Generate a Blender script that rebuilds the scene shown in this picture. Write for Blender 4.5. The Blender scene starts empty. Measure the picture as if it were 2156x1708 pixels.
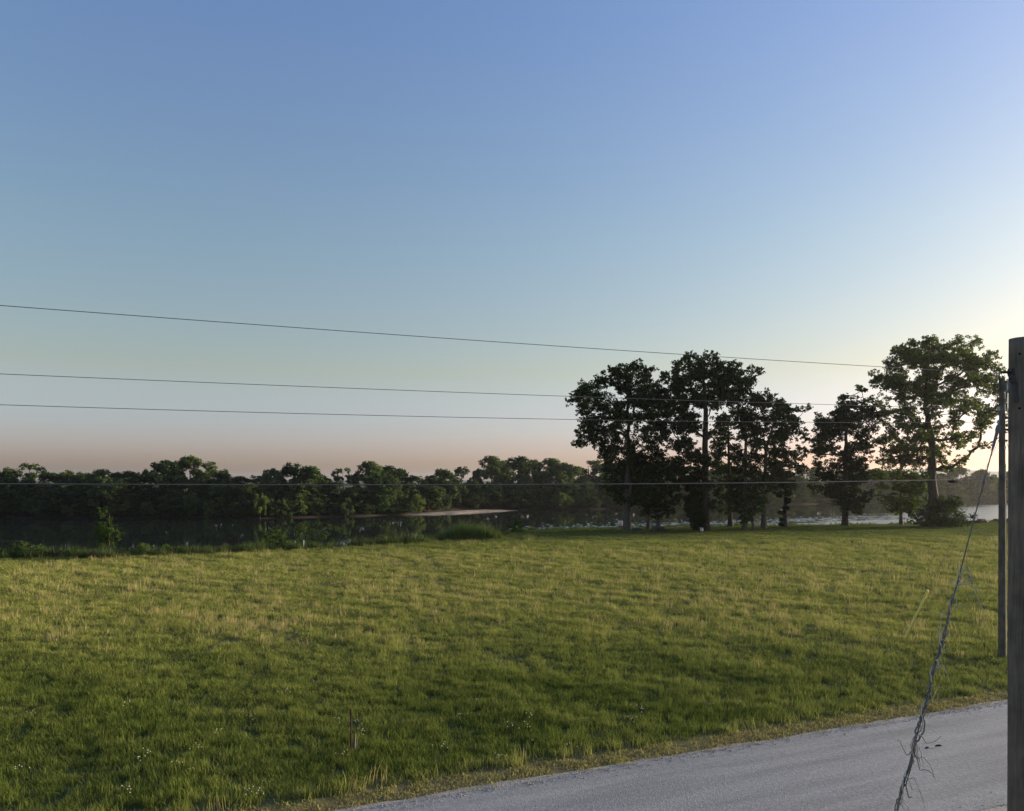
import bpy, math, random
import numpy as np
from mathutils import Vector

random.seed(7)
RNG = np.random.default_rng(7)
SC = bpy.context.scene
COL = SC.collection
R = math.radians

# ------------------------------------------------------------------ camera, sky, sun, exposure
CAMZ, HOR, FOC, CX = 5.7, 1010.0, 1692.0, 1078.0      # metres; photo measured 2156 x 1708
cam_d = bpy.data.cameras.new('camera')
cam_d.sensor_width = 36.0
cam_d.lens = 36.0 * FOC / 2156.0
cam_d.shift_y = (HOR - 854.0) / 2156.0
cam_d.clip_start = 0.1
cam_d.clip_end = 20000.0
cam = bpy.data.objects.new('camera', cam_d)
cam.location = (0, 0, CAMZ)
cam.rotation_euler = (R(90), 0, 0)
COL.objects.link(cam)
SC.camera = cam

SUN_EL, SUN_AZ = 7.0, 69.0                             # degrees; azimuth clockwise from +Y (the view direction)
world = bpy.data.worlds.new('World')
SC.world = world
world.use_nodes = True
wn, wl = world.node_tree.nodes, world.node_tree.links
wn.clear()
w_out = wn.new('ShaderNodeOutputWorld')
w_bg = wn.new('ShaderNodeBackground')
w_sky = wn.new('ShaderNodeTexSky')
w_sky.sky_type = 'NISHITA'
w_sky.sun_disc = False
w_sky.sun_elevation = R(SUN_EL)
w_sky.sun_rotation = R(SUN_AZ)
w_sky.altitude = 0
w_sky.air_density = 1.0
w_sky.dust_density = 1.5
w_sky.ozone_density = 2.0
w_bg.inputs['Strength'].default_value = 0.108
# thin evening haze pales the band above the horizon, the same all the way round
w_tc = wn.new('ShaderNodeTexCoord'); w_sx = wn.new('ShaderNodeSeparateXYZ'); w_cr = wn.new('ShaderNodeValToRGB')
w_el = w_cr.color_ramp.elements
for k_, (p_, c_) in enumerate([(0, (1.02, .92, 1.45)), (.035, (.97, .89, 1.46)), (.065, (.94, .87, 1.23)), (.13, (1.02, .84, .76)), (.28, (1.04, .95, .91)), (.5, (1.02, 1.00, 1.20))]):
    q_ = w_el[k_] if k_ < 2 else w_el.new(p_)
    q_.position = p_; q_.color = (c_[0] / 2, c_[1] / 2, c_[2] / 2, 1)
w_tint = wn.new('ShaderNodeMix'); w_tint.data_type = 'RGBA'; w_tint.blend_type = 'MULTIPLY'
w_tint.inputs[0].default_value = 1.0
w_two = wn.new('ShaderNodeVectorMath'); w_two.operation = 'SCALE'; w_two.inputs['Scale'].default_value = 2.0
wl.new(w_tc.outputs['Generated'], w_sx.inputs[0]); wl.new(w_sx.outputs['Z'], w_cr.inputs[0])
wl.new(w_sky.outputs[0], w_tint.inputs[6]); wl.new(w_cr.outputs[0], w_tint.inputs[7])
wl.new(w_tint.outputs[2], w_two.inputs[0]); wl.new(w_two.outputs[0], w_bg.inputs['Color'])
wl.new(w_bg.outputs[0], w_out.inputs['Surface'])

sun_d = bpy.data.lights.new('sun', 'SUN')
sun_d.energy = 5.0
sun_d.angle = R(12.0)
sun_d.color = (1.0, 0.86, 0.66)
sun = bpy.data.objects.new('sun', sun_d)
sv = Vector((math.sin(R(SUN_AZ)) * math.cos(R(SUN_EL)), math.cos(R(SUN_AZ)) * math.cos(R(SUN_EL)), math.sin(R(SUN_EL))))
sun.rotation_euler = (-sv).to_track_quat('-Z', 'Y').to_euler()
sun.location = (60, 40, 60)
COL.objects.link(sun)

SC.view_settings.view_transform = 'Standard'
SC.view_settings.look = 'None'
SC.view_settings.gamma = 1.0
SC.view_settings.exposure = 1.3
SC.cycles.max_bounces = 6
SC.cycles.transparent_max_bounces = 8
SC.cycles.volume_bounces = 0
SC.cycles.use_denoising = True

# ------------------------------------------------------------------ small helpers
def px(x, y, d):
    """pixel of the photograph (2156 wide) at distance d -> world point"""
    return np.array([(x - CX) / FOC * d, d, CAMZ - (y - HOR) / FOC * d])

def tag(o, label=None, cat=None, group=None, kind=None):
    if label: o['label'] = label
    if cat: o['category'] = cat
    if group: o['group'] = group
    if kind: o['kind'] = kind
    return o

def mesh_np(name, V, faces_flat, loop_tot, attrs=None, smooth=False):
    me = bpy.data.meshes.new(name)
    V = np.asarray(V, dtype=np.float32)
    faces_flat = np.asarray(faces_flat, dtype=np.int32)
    loop_tot = np.asarray(loop_tot, dtype=np.int32)
    me.vertices.add(len(V)); me.vertices.foreach_set('co', V.ravel())
    me.loops.add(len(faces_flat)); me.loops.foreach_set('vertex_index', faces_flat)
    me.polygons.add(len(loop_tot))
    me.polygons.foreach_set('loop_start', np.concatenate([[0], np.cumsum(loop_tot)[:-1]]).astype(np.int32))
    me.polygons.foreach_set('loop_total', loop_tot)
    if smooth:
        me.polygons.foreach_set('use_smooth', np.ones(len(loop_tot), dtype=bool))
    for k, a in (attrs or {}).items():
        at = me.attributes.new(k, 'FLOAT', 'POINT')
        at.data.foreach_set('value', np.asarray(a, dtype=np.float32))
    me.update(calc_edges=True)
    return me

def link(name, me, mat=None, parent=None, loc=None):
    o = bpy.data.objects.new(name, me)
    COL.objects.link(o)
    if mat is not None and me is not None and not me.materials:
        me.materials.append(mat)
    if parent is not None:
        o.parent = parent
    if loc is not None:
        o.location = loc
    return o

def empty(name, loc, label, cat, group=None):
    o = bpy.data.objects.new(name, None)
    COL.objects.link(o)
    o.location = loc
    o.empty_display_size = 0.2
    tag(o, label, cat, group)
    return o

class MB:
    """collects shapes for one mesh"""
    def __init__(s): s.V = []; s.F = []; s.n = 0
    def add(s, V, F):
        V = np.asarray(V, float)
        s.V.append(V); s.F += [[i + s.n for i in f] for f in F]; s.n += len(V)
    def tube(s, P, rad, k=6, cap=True):
        P = np.asarray(P, float); n = len(P)
        rad = np.broadcast_to(np.asarray(rad, float), (n,))
        T = np.gradient(P, axis=0); T /= (np.linalg.norm(T, axis=1)[:, None] + 1e-9)
        up = np.array([0, 0, 1.0]) if abs(T[0][2]) < .9 else np.array([1.0, 0, 0])
        a = np.cross(T, up); a /= (np.linalg.norm(a, axis=1)[:, None] + 1e-9)
        b = np.cross(T, a)
        th = np.linspace(0, 2 * np.pi, k, endpoint=False)
        V = P[:, None] + rad[:, None, None] * (np.cos(th)[None, :, None] * a[:, None] + np.sin(th)[None, :, None] * b[:, None])
        F = [[i * k + j, i * k + (j + 1) % k, (i + 1) * k + (j + 1) % k, (i + 1) * k + j] for i in range(n - 1) for j in range(k)]
        if cap: F += [list(range(k))[::-1], [(n - 1) * k + j for j in range(k)]]
        s.add(V.reshape(-1, 3), F)
    def lathe(s, c, prof, k=16, axis=(0, 0, 1)):
        ax = np.array(axis, float); ax /= np.linalg.norm(ax)
        P = np.array([np.array(c, float) + ax * z for r, z in prof])
        s.tube_axis(P, [r for r, z in prof], ax, k)
    def tube_axis(s, P, rad, ax, k):
        up = np.array([0, 0, 1.0]) if abs(ax[2]) < .9 else np.array([1.0, 0, 0])
        a = np.cross(ax, up); a /= np.linalg.norm(a); b = np.cross(ax, a)
        th = np.linspace(0, 2 * np.pi, k, endpoint=False)
        rad = np.maximum(np.asarray(rad, float), 1e-4)
        V = P[:, None] + rad[:, None, None] * (np.cos(th)[None, :, None] * a + np.sin(th)[None, :, None] * b)
        n = len(P)
        F = [[i * k + j, i * k + (j + 1) % k, (i + 1) * k + (j + 1) % k, (i + 1) * k + j] for i in range(n - 1) for j in range(k)]
        F += [list(range(k))[::-1], [(n - 1) * k + j for j in range(k)]]
        s.add(V.reshape(-1, 3), F)
    def box(s, c, size, rot=None, bev=0.0):
        c = np.array(c, float); h = np.array(size, float) / 2
        V = np.array([[x, y, z] for z in (-1, 1) for y in (-1, 1) for x in (-1, 1)], float) * h
        if rot is not None: V = V @ np.array(rot).T
        s.add(V + c, [[0, 2, 3, 1], [4, 5, 7, 6], [0, 1, 5, 4], [2, 6, 7, 3], [0, 4, 6, 2], [1, 3, 7, 5]])
    def build(s, name, mat, parent=None, smooth=True, loc=None):
        V = np.concatenate(s.V)
        me = mesh_np(name, V, [i for f in s.F for i in f], [len(f) for f in s.F], smooth=smooth)
        if smooth:
            me.set_sharp_from_angle(angle=R(40))
        return link(name, me, mat, parent, loc)

def fnoise(x, y, s, seed=0):
    """cheap smooth noise, about -1..1"""
    r = np.random.default_rng(seed)
    out = 0; amp = 0
    for o in range(5):
        a = r.uniform(0, 2 * np.pi, 3); p = r.uniform(0, 6.28, 3); k = (1.9 ** o) / s * r.uniform(.8, 1.25, 3)
        v = sum(np.sin(k[i] * (x * np.cos(a[i]) + y * np.sin(a[i])) * 6.28 + p[i] + 1.3 * np.sin(k[i] * 4 * (y * np.cos(a[i]) - x * np.sin(a[i])) + p[i])) for i in range(3)) / 2.2
        out = out + v * .62 ** o; amp += .62 ** o
    return out / amp

# ------------------------------------------------------------------ materials
def mat_new(name):
    m = bpy.data.materials.new(name); m.use_nodes = True
    nt = m.node_tree; nt.nodes.clear()
    return m, nt.nodes, nt.links

def N(ns, t, **kw):
    n = ns.new(t)
    for k, v in kw.items():
        if k.startswith('i_'):
            n.inputs[k[2:].replace('_', ' ')].default_value = v
        else:
            setattr(n, k, v)
    return n

def ramp(ns, stops):
    r = ns.new('ShaderNodeValToRGB'); e = r.color_ramp.elements
    while len(e) > 2: e.remove(e[0])
    for i, (p, c) in enumerate(stops):
        if i < 2: el = e[i]; el.position = p
        else: el = e.new(p)
        el.color = (*c, 1) if len(c) == 3 else c
    return r

def simple(name, col, rough=.6, metal=0.0, noise=None, bump=0.0, bscale=40.0, spec=.4):
    """principled with noise variation between two colours; generated in object space"""
    m, ns, L = mat_new(name)
    out = N(ns, 'ShaderNodeOutputMaterial'); b = N(ns, 'ShaderNodeBsdfPrincipled')
    b.inputs['Roughness'].default_value = rough; b.inputs['Metallic'].default_value = metal
    b.inputs['Specular IOR Level'].default_value = spec
    L.new(b.outputs[0], out.inputs['Surface'])
    tc = N(ns, 'ShaderNodeTexCoord')
    if noise:
        nz = N(ns, 'ShaderNodeTexNoise', i_Scale=noise[0], i_Detail=6.0, i_Roughness=.65)
        L.new(tc.outputs['Object'], nz.inputs['Vector'])
        r = ramp(ns, [(.32, col), (.68, noise[1])])
        L.new(nz.outputs['Fac'], r.inputs['Fac']); L.new(r.outputs['Color'], b.inputs['Base Color'])
    else:
        b.inputs['Base Color'].default_value = (*col, 1)
    if bump:
        n2 = N(ns, 'ShaderNodeTexNoise', i_Scale=bscale, i_Detail=5.0)
        L.new(tc.outputs['Object'], n2.inputs['Vector'])
        bp = N(ns, 'ShaderNodeBump', i_Strength=bump, i_Distance=.02)
        L.new(n2.outputs['Fac'], bp.inputs['Height']); L.new(bp.outputs[0], b.inputs['Normal'])
    return m

def leaf_mat(name, c0, c1, trans=.25, tcol=None):
    m, ns, L = mat_new(name)
    out = N(ns, 'ShaderNodeOutputMaterial')
    at = N(ns, 'ShaderNodeAttribute', attribute_name='tint')
    oi = N(ns, 'ShaderNodeObjectInfo')
    ad = N(ns, 'ShaderNodeMath', operation='MULTIPLY_ADD'); ad.inputs[1].default_value = .6; ad.inputs[2].default_value = -.32
    L.new(oi.outputs['Random'], ad.inputs[0])
    sm = N(ns, 'ShaderNodeMath', operation='ADD'); L.new(at.outputs['Fac'], sm.inputs[0]); L.new(ad.outputs[0], sm.inputs[1])
    r = ramp(ns, [(0.0, c0), (1.0, c1)]); L.new(sm.outputs[0], r.inputs['Fac'])
    d = N(ns, 'ShaderNodeBsdfDiffuse'); t = N(ns, 'ShaderNodeBsdfTranslucent')
    L.new(r.outputs['Color'], d.inputs['Color'])
    tm = N(ns, 'ShaderNodeMix', data_type='RGBA', blend_type='MULTIPLY'); tm.inputs[0].default_value = 1
    L.new(r.outputs['Color'], tm.inputs[6]); tm.inputs[7].default_value = (*(tcol or (1.5, 1.5, .6)), 1)
    L.new(tm.outputs[2], t.inputs['Color'])
    mx = N(ns, 'ShaderNodeMixShader'); mx.inputs[0].default_value = trans
    L.new(d.outputs[0], mx.inputs[1]); L.new(t.outputs[0], mx.inputs[2]); L.new(mx.outputs[0], out.inputs['Surface'])
    return m

M = {}
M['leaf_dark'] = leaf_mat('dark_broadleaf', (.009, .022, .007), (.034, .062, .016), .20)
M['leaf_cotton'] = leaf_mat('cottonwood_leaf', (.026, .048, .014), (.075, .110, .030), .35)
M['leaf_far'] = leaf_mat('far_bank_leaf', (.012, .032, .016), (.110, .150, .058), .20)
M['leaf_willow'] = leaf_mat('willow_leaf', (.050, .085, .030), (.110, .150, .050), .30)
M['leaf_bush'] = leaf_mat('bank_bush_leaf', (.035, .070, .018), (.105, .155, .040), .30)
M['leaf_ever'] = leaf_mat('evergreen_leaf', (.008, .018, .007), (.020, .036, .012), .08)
M['bark'] = simple('tree_bark', (.055, .045, .036), .95, noise=(6.0, (.13, .115, .095)), bump=.8, bscale=18, spec=.1)
M['bark_dark'] = simple('dark_bark', (.030, .025, .020), .95, noise=(5.0, (.065, .055, .045)), bump=.8, bscale=18, spec=.1)

# ------------------------------------------------------------------ terrain shape
E_PTS = np.array([(-400, 40), (-80, 52.5), (-36, 57.5), (-27, 58.5), (-20, 63.5), (-10.7, 70), (-3.5, 79), (.6, 89), (6, 93), (12, 94.5), (35, 101), (52, 104), (60, 106), (70, 110), (120, 122), (700, 330)], float)
F_PTS = np.array([(-700, 230), (-300, 205), (-127, 200), (-56, 202), (-30, 222), (-8, 250), (0, 254), (35, 266), (116, 315), (214, 374), (260, 405), (400, 440), (900, 620)], float)
WATER = -4.0
def edge(x):
    x = np.asarray(x, float)
    return np.interp(x, E_PTS[:, 0], E_PTS[:, 1]) + .5 * np.sin(x * .9) + .35 * np.sin(x * 2.3 + 1)
def shore(x):
    x = np.asarray(x, float)
    return np.interp(x, F_PTS[:, 0], F_PTS[:, 1]) + 1.6 * np.sin(x * .21) + 1.0 * np.sin(x * .55 + 2)
RD = np.array([0.916, 0.401]); RD /= np.linalg.norm(RD)      # road direction
RN = np.array([-RD[1], RD[0]])                                # towards the field
R0 = np.array([-2.76, 13.8])                                  # a point on the far kerbless edge
ROADW = 4.3
def road_s(x, y):
    """signed distance from the road's far edge, + is the field side"""
    return (x - R0[0]) * RN[0] + (y - R0[1]) * RN[1]
def smooth(a, b, t):
    u = np.clip((t - a) / (b - a), 0, 1); return u * u * (3 - 2 * u)
def ground_z(x, y):
    x = np.asarray(x, float); y = np.asarray(y, float)
    s = road_s(x, y)
    off = np.where(s > 0, s, np.where(s < -ROADW, -ROADW - s, 0))
    amp = smooth(.3, 5, off)
    z = amp * (.07 * fnoise(x, y, 17, 3) + .04 * fnoise(x, y, 5, 4) + .02 * fnoise(x, y, 1.8, 5))
    e = edge(x); f = shore(x)
    t = smooth(0, 11, y - e)
    z = z * (1 - t) + t * (WATER - 1.6)
    u = smooth(-5, 1.5, y - f)
    z = z * (1 - u) + u * (WATER + .32)
    z = z + smooth(1.5, 12, y - f) * 1.85 + np.where(y > f + 10, .5 * fnoise(x, y, 60, 8), 0) * smooth(10, 60, y - f)
    return z

def dry_and_bright(x, y):
    """0 fresh green .. 1 straw, with grazing-view brightness painted in over distance"""
    a = x * .80 - y * .60; b = x * .60 + y * .80
    n = fnoise(a * .22, b, 5.0, 21)
    m = fnoise(x, y, 15, 22)
    row = np.sin(b * 3.3 + 2.4 * fnoise(x, y, 11, 23)) * smooth(28, 38, y) * np.clip(.35 + .9 * fnoise(x, y, 21, 24), 0, 1)
    band = smooth(24, 34, y + .35 * np.maximum(x, 0)) * (1 - smooth(56, 70, y - .30 * np.maximum(x, 0)))
    d = .10 + .24 * n + .26 * m + .34 * row + .26 * band + .40 * smooth(13, 36, y) * (1 - smooth(78, 96, y))  # last term paints in how grass brightens with distance at a grazing view
    # brown rut in the middle of the field
    rut = np.exp(-((b - 19.5) / 1.3) ** 2) * np.exp(-((a + 26) / 6.0) ** 2)
    d = d + 1.1 * rut * (.6 + .4 * n)
    d = d - .25 * smooth(72, 90, y)
    s = road_s(x, y)
    verge = np.where(s > 0, 1 - smooth(.55, 1.3, s + .25 * n), np.where(s < -ROADW, 1 - smooth(.6, 1.8, -ROADW - s), 1))
    return np.clip(np.maximum(d, verge * (1.75 + .3 * n)), 0, 2)

def sheet(name, xs, ys2d, zf, mat, attrs=None, kind='structure'):
    nx, ny = ys2d.shape
    X = np.repeat(xs[:, None], ny, 1); Y = ys2d; Z = zf(X, Y)
    V = np.stack([X, Y, Z], -1).reshape(-1, 3)
    i = np.arange(nx * ny).reshape(nx, ny)
    F = np.stack([i[:-1, :-1], i[1:, :-1], i[1:, 1:], i[:-1, 1:]], -1).reshape(-1, 4)
    at = {k: f(X, Y).ravel() for k, f in (attrs or {}).items()}
    me = mesh_np(name, V, F.ravel(), np.full(len(F), 4), at, smooth=True)
    o = link(name, me, mat); tag(o, kind=kind)
    return o

# ground material: meadow soil and thatch, mud by the water, leaf litter on the far bank
def ground_mat():
    m, ns, L = mat_new('meadow_ground')
    out = N(ns, 'ShaderNodeOutputMaterial'); b = N(ns, 'ShaderNodeBsdfPrincipled'); b.inputs['Roughness'].default_value = 1; b.inputs['Specular IOR Level'].default_value = .05
    L.new(b.outputs[0], out.inputs['Surface'])
    g = N(ns, 'ShaderNodeNewGeometry'); at = N(ns, 'ShaderNodeAttribute', attribute_name='dry')
    nz = N(ns, 'ShaderNodeTexNoise', i_Scale=3.0, i_Detail=8.0, i_Roughness=.7); L.new(g.outputs['Position'], nz.inputs['Vector'])
    r1 = ramp(ns, [(.3, (.030, .045, .014)), (.7, (.075, .100, .030))]); L.new(nz.outputs['Fac'], r1.inputs['Fac'])
    r2 = ramp(ns, [(.3, (.090, .080, .035)), (.7, (.20, .17, .085))]); L.new(nz.outputs['Fac'], r2.inputs['Fac'])
    mx = N(ns, 'ShaderNodeMix', data_type='RGBA'); L.new(at.outputs['Fac'], mx.inputs[0]); L.new(r1.outputs['Color'], mx.inputs[6]); L.new(r2.outputs['Color'], mx.inputs[7])
    sx = N(ns, 'ShaderNodeSeparateXYZ'); L.new(g.outputs['Position'], sx.inputs[0])
    mr = N(ns, 'ShaderNodeMapRange'); mr.inputs[1].default_value = -1.0; mr.inputs[2].default_value = -2.9
    L.new(sx.outputs['Z'], mr.inputs[0])
    mud = ramp(ns, [(.3, (.028, .021, .016)), (.7, (.060, .045, .034))]); L.new(nz.outputs['Fac'], mud.inputs['Fac'])
    m2 = N(ns, 'ShaderNodeMix', data_type='RGBA'); L.new(mr.outputs[0], m2.inputs[0]); L.new(mx.outputs[2], m2.inputs[6]); L.new(mud.outputs['Color'], m2.inputs[7])
    L.new(m2.outputs[2], b.inputs['Base Color'])
    bp = N(ns, 'ShaderNodeBump', i_Strength=.6, i_Distance=.06); L.new(nz.outputs['Fac'], bp.inputs['Height']); L.new(bp.outputs[0], b.inputs['Normal'])
    return m

xs = np.unique(np.round(np.concatenate([-np.geomspace(130, 6000, 26)[::-1], np.arange(-130, -60, 4.0), np.arange(-60, 80, 1.0), np.arange(80, 300, 5.0), np.geomspace(300, 6000, 24)]), 3))
e_, f_ = edge(xs), shore(xs)
rows = []
for t in np.linspace(0, 1, 110): rows.append(-60 + (e_ - 1 + 60) * t)
for t in np.linspace(0, 12, 13)[1:]: rows.append(e_ - 1 + t)
for t in np.linspace(0, 1, 8)[1:]: rows.append((e_ + 11) * (1 - t) + (f_ - 8) * t)
for t in np.linspace(-8, 16, 17)[1:]: rows.append(f_ + t)
for t in np.geomspace(20, 7000, 26): rows.append(f_ + t)
ground = sheet('ground', xs, np.stack(rows, 1), ground_z, ground_mat(), {'dry': dry_and_bright})

# ------------------------------------------------------------------ road and gravel shoulders
def strip(name, s0, s1, z, mat, step=1.0, jag0=0, jag1=0, t0=-160, t1=230, seed=1, ns_=7):
    ts = np.arange(t0, t1, step); r = np.random.default_rng(seed)
    V = []; n = ns_
    j0 = jag0 * (.5 * fnoise(ts, ts * 0, 1.7, seed) + .5 * fnoise(ts, ts * 0, 6, seed + 1)); j1 = jag1 * (.5 * fnoise(ts, ts * 0, 1.5, seed + 2) + .5 * fnoise(ts, ts * 0, 5, seed + 3))
    for k in range(n):
        u = k / (n - 1)
        s = (s0 + j0) * (1 - u) + (s1 + j1) * u
        p = R0[None] + ts[:, None] * RD + s[:, None] * RN
        zz = z if np.isscalar(z) else z(u)
        V.append(np.column_stack([p, np.full(len(ts), zz)]))
    V = np.stack(V, 1); i = np.arange(V.shape[0] * n).reshape(V.shape[0], n)
    F = np.stack([i[:-1, :-1], i[1:, :-1], i[1:, 1:], i[:-1, 1:]], -1).reshape(-1, 4)
    o = link(name, mesh_np(name, V.reshape(-1, 3), F.ravel(), np.full(len(F), 4), smooth=True), mat)
    return tag(o, kind='structure')

def road_mat():
    m, ns, L = mat_new('chip_seal_asphalt')
    out = N(ns, 'ShaderNodeOutputMaterial'); b = N(ns, 'ShaderNodeBsdfPrincipled'); b.inputs['Roughness'].default_value = .88; b.inputs['Specular IOR Level'].default_value = .25
    L.new(b.outputs[0], out.inputs['Surface'])
    g = N(ns, 'ShaderNodeNewGeometry')
    mp = N(ns, 'ShaderNodeMapping'); mp.inputs['Rotation'].default_value = (0, 0, -math.atan2(RD[1], RD[0])); L.new(g.outputs['Position'], mp.inputs['Vector'])
    fine = N(ns, 'ShaderNodeTexNoise', i_Scale=16.0, i_Detail=6.0, i_Roughness=.8); L.new(g.outputs['Position'], fine.inputs['Vector'])
    vor = N(ns, 'ShaderNodeTexVoronoi', i_Scale=38.0); L.new(g.outputs['Position'], vor.inputs['Vector'])
    mp2 = N(ns, 'ShaderNodeMapping'); mp2.inputs['Scale'].default_value = (.16, 1.5, 1); L.new(mp.outputs[0], mp2.inputs['Vector'])
    big = N(ns, 'ShaderNodeTexNoise', i_Scale=1.1, i_Detail=5.0, i_Roughness=.6); L.new(mp2.outputs[0], big.inputs['Vector'])
    r1 = ramp(ns, [(.28, (.170, .176, .180)), (.72, (.285, .290, .290))]); L.new(big.outputs['Fac'], r1.inputs['Fac'])
    r2 = ramp(ns, [(.30, (.62, .62, .63)), (.5, (.97, .97, .97)), (.70, (1.42, 1.40, 1.37))]); L.new(fine.outputs['Fac'], r2.inputs['Fac'])
    mx = N(ns, 'ShaderNodeMix', data_type='RGBA', blend_type='MULTIPLY'); mx.inputs[0].default_value = 1
    L.new(r1.outputs['Color'], mx.inputs[6]); L.new(r2.outputs['Color'], mx.inputs[7])
    L.new(mx.outputs[2], b.inputs['Base Color'])
    bp = N(ns, 'ShaderNodeBump', i_Strength=.7, i_Distance=.006); L.new(vor.outputs['Distance'], bp.inputs['Height']); L.new(bp.outputs[0], b.inputs['Normal'])
    return m
M['gravel'] = simple('limestone_gravel', (.20, .185, .165), .95, noise=(34.0, (.42, .39, .35)), bump=1.0, bscale=45, spec=.15)
strip('gravel_shoulder', -.45, .16, .012, M['gravel'], .35, .10, .16, seed=5)
strip('gravel_shoulder', -ROADW - 1.3, -ROADW + .35, .012, M['gravel'], .35, .5, .15, seed=9)
strip('road', -ROADW, 0, lambda u: .020 + .035 * (1 - (2 * u - 1) ** 2), road_mat(), .35, .16, .10, seed=12, ns_=9)

# ------------------------------------------------------------------ river
def water_mat():
    m, ns, L = mat_new('river_water')
    out = N(ns, 'ShaderNodeOutputMaterial'); b = N(ns, 'ShaderNodeBsdfPrincipled')
    b.inputs['Base Color'].default_value = (.016, .022, .017, 1); b.inputs['IOR'].default_value = 1.33; b.inputs['Specular IOR Level'].default_value = .5
    L.new(b.outputs[0], out.inputs['Surface'])
    g = N(ns, 'ShaderNodeNewGeometry')
    mp = N(ns, 'ShaderNodeMapping'); mp.inputs['Scale'].default_value = (.35, 1.0, 1); L.new(g.outputs['Position'], mp.inputs['Vector'])
    n1 = N(ns, 'ShaderNodeTexNoise', i_Scale=.9, i_Detail=4.0, i_Roughness=.55); L.new(mp.outputs[0], n1.inputs['Vector'])
    # a breeze ruffles the water along the near bank downstream of the grove; the rest lies calm
    mp2 = N(ns, 'ShaderNodeMapping'); mp2.inputs['Scale'].default_value = (.030, .055, 1); mp2.inputs['Location'].default_value = (.35, .1, 0); L.new(g.outputs['Position'], mp2.inputs['Vector'])
    n2 = N(ns, 'ShaderNodeTexNoise', i_Scale=1.0, i_Detail=4.0, i_Roughness=.6); L.new(mp2.outputs[0], n2.inputs['Vector'])
    sx = N(ns, 'ShaderNodeSeparateXYZ'); L.new(g.outputs['Position'], sx.inputs[0])
    ln = N(ns, 'ShaderNodeMath', operation='MULTIPLY_ADD'); ln.inputs[1].default_value = 1.09; ln.inputs[2].default_value = 111.0; L.new(sx.outputs['X'], ln.inputs[0])
    df = N(ns, 'ShaderNodeMath', operation='SUBTRACT'); L.new(ln.outputs[0], df.inputs[0]); L.new(sx.outputs['Y'], df.inputs[1])
    nn = N(ns, 'ShaderNodeMath', operation='MULTIPLY_ADD'); nn.inputs[1].default_value = 110.0; nn.inputs[2].default_value = -55.0; L.new(n2.outputs['Fac'], nn.inputs[0])
    sm = N(ns, 'ShaderNodeMath', operation='ADD'); L.new(df.outputs[0], sm.inputs[0]); L.new(nn.outputs[0], sm.inputs[1])
    mask = N(ns, 'ShaderNodeMapRange', interpolation_type='SMOOTHSTEP'); mask.inputs[1].default_value = -12; mask.inputs[2].default_value = 14; L.new(sm.outputs[0], mask.inputs[0])
    # small cat's paws elsewhere
    n3 = N(ns, 'ShaderNodeTexNoise', i_Scale=1.6, i_Detail=3.0); L.new(mp2.outputs[0], n3.inputs['Vector'])
    paw = N(ns, 'ShaderNodeMapRange', interpolation_type='SMOOTHSTEP'); paw.inputs[1].default_value = .63; paw.inputs[2].default_value = .72; paw.inputs[4].default_value = .55; L.new(n3.outputs['Fac'], paw.inputs[0])
    mxm = N(ns, 'ShaderNodeMath', operation='MAXIMUM'); L.new(mask.outputs[0], mxm.inputs[0]); L.new(paw.outputs[0], mxm.inputs[1])
    wd = N(ns, 'ShaderNodeMapRange'); wd.inputs[3].default_value = .03; wd.inputs[4].default_value = .5; L.new(mxm.outputs[0], wd.inputs[0])
    bp = N(ns, 'ShaderNodeBump', i_Distance=.12); L.new(n1.outputs['Fac'], bp.inputs['Height']); L.new(wd.outputs[0], bp.inputs['Strength'])
    L.new(bp.outputs[0], b.inputs['Normal'])
    rg = N(ns, 'ShaderNodeMapRange'); rg.inputs[3].default_value = .03; rg.inputs[4].default_value = .26; L.new(mxm.outputs[0], rg.inputs[0]); L.new(rg.outputs[0], b.inputs['Roughness'])
    return m
xw = np.concatenate([np.linspace(-900, -130, 12), np.linspace(-120, 300, 40), np.linspace(320, 1400, 14)])
yw = np.stack([edge(xw) + 5 + (shore(xw) + 9 - edge(xw) - 5) * t for t in np.linspace(0, 1, 12)], 1)
river = sheet('river', xw, yw, lambda X, Y: X * 0 + WATER, water_mat())

# sand bar on the far shore
def sandbar():
    n, k = 60, 9; V = []
    for i in range(n):
        t = i / (n - 1); x = -32 + t * 36
        wdt = 8.0 * math.sin(math.pi * min(1, t ** .8)) ** .8 + .4
        yc = float(np.interp(x, F_PTS[:, 0], F_PTS[:, 1])) - 2.0 - 2.5 * math.sin(math.pi * t)
        for j in range(k):
            u = j / (k - 1) * 2 - 1
            z = WATER - .35 + (.95 * math.sin(math.pi * t) ** .6) * (1 - u * u) ** .8 + .05 * math.sin(x * 1.3 + u * 4)
            V.append((x, yc + u * wdt * (1 + .1 * math.sin(x * .7)), z))
    F = [[i * k + j, (i + 1) * k + j, (i + 1) * k + j + 1, i * k + j + 1] for i in range(n - 1) for j in range(k - 1)]
    m = simple('pale_sand', (.15, .125, .10), .95, noise=(.8, (.23, .20, .17)), spec=.1)
    o = link('sandbar', mesh_np('sandbar', V, [a for f in F for a in f], [4] * len(F), smooth=True), m); tag(o, kind='structure')
sandbar()

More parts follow.
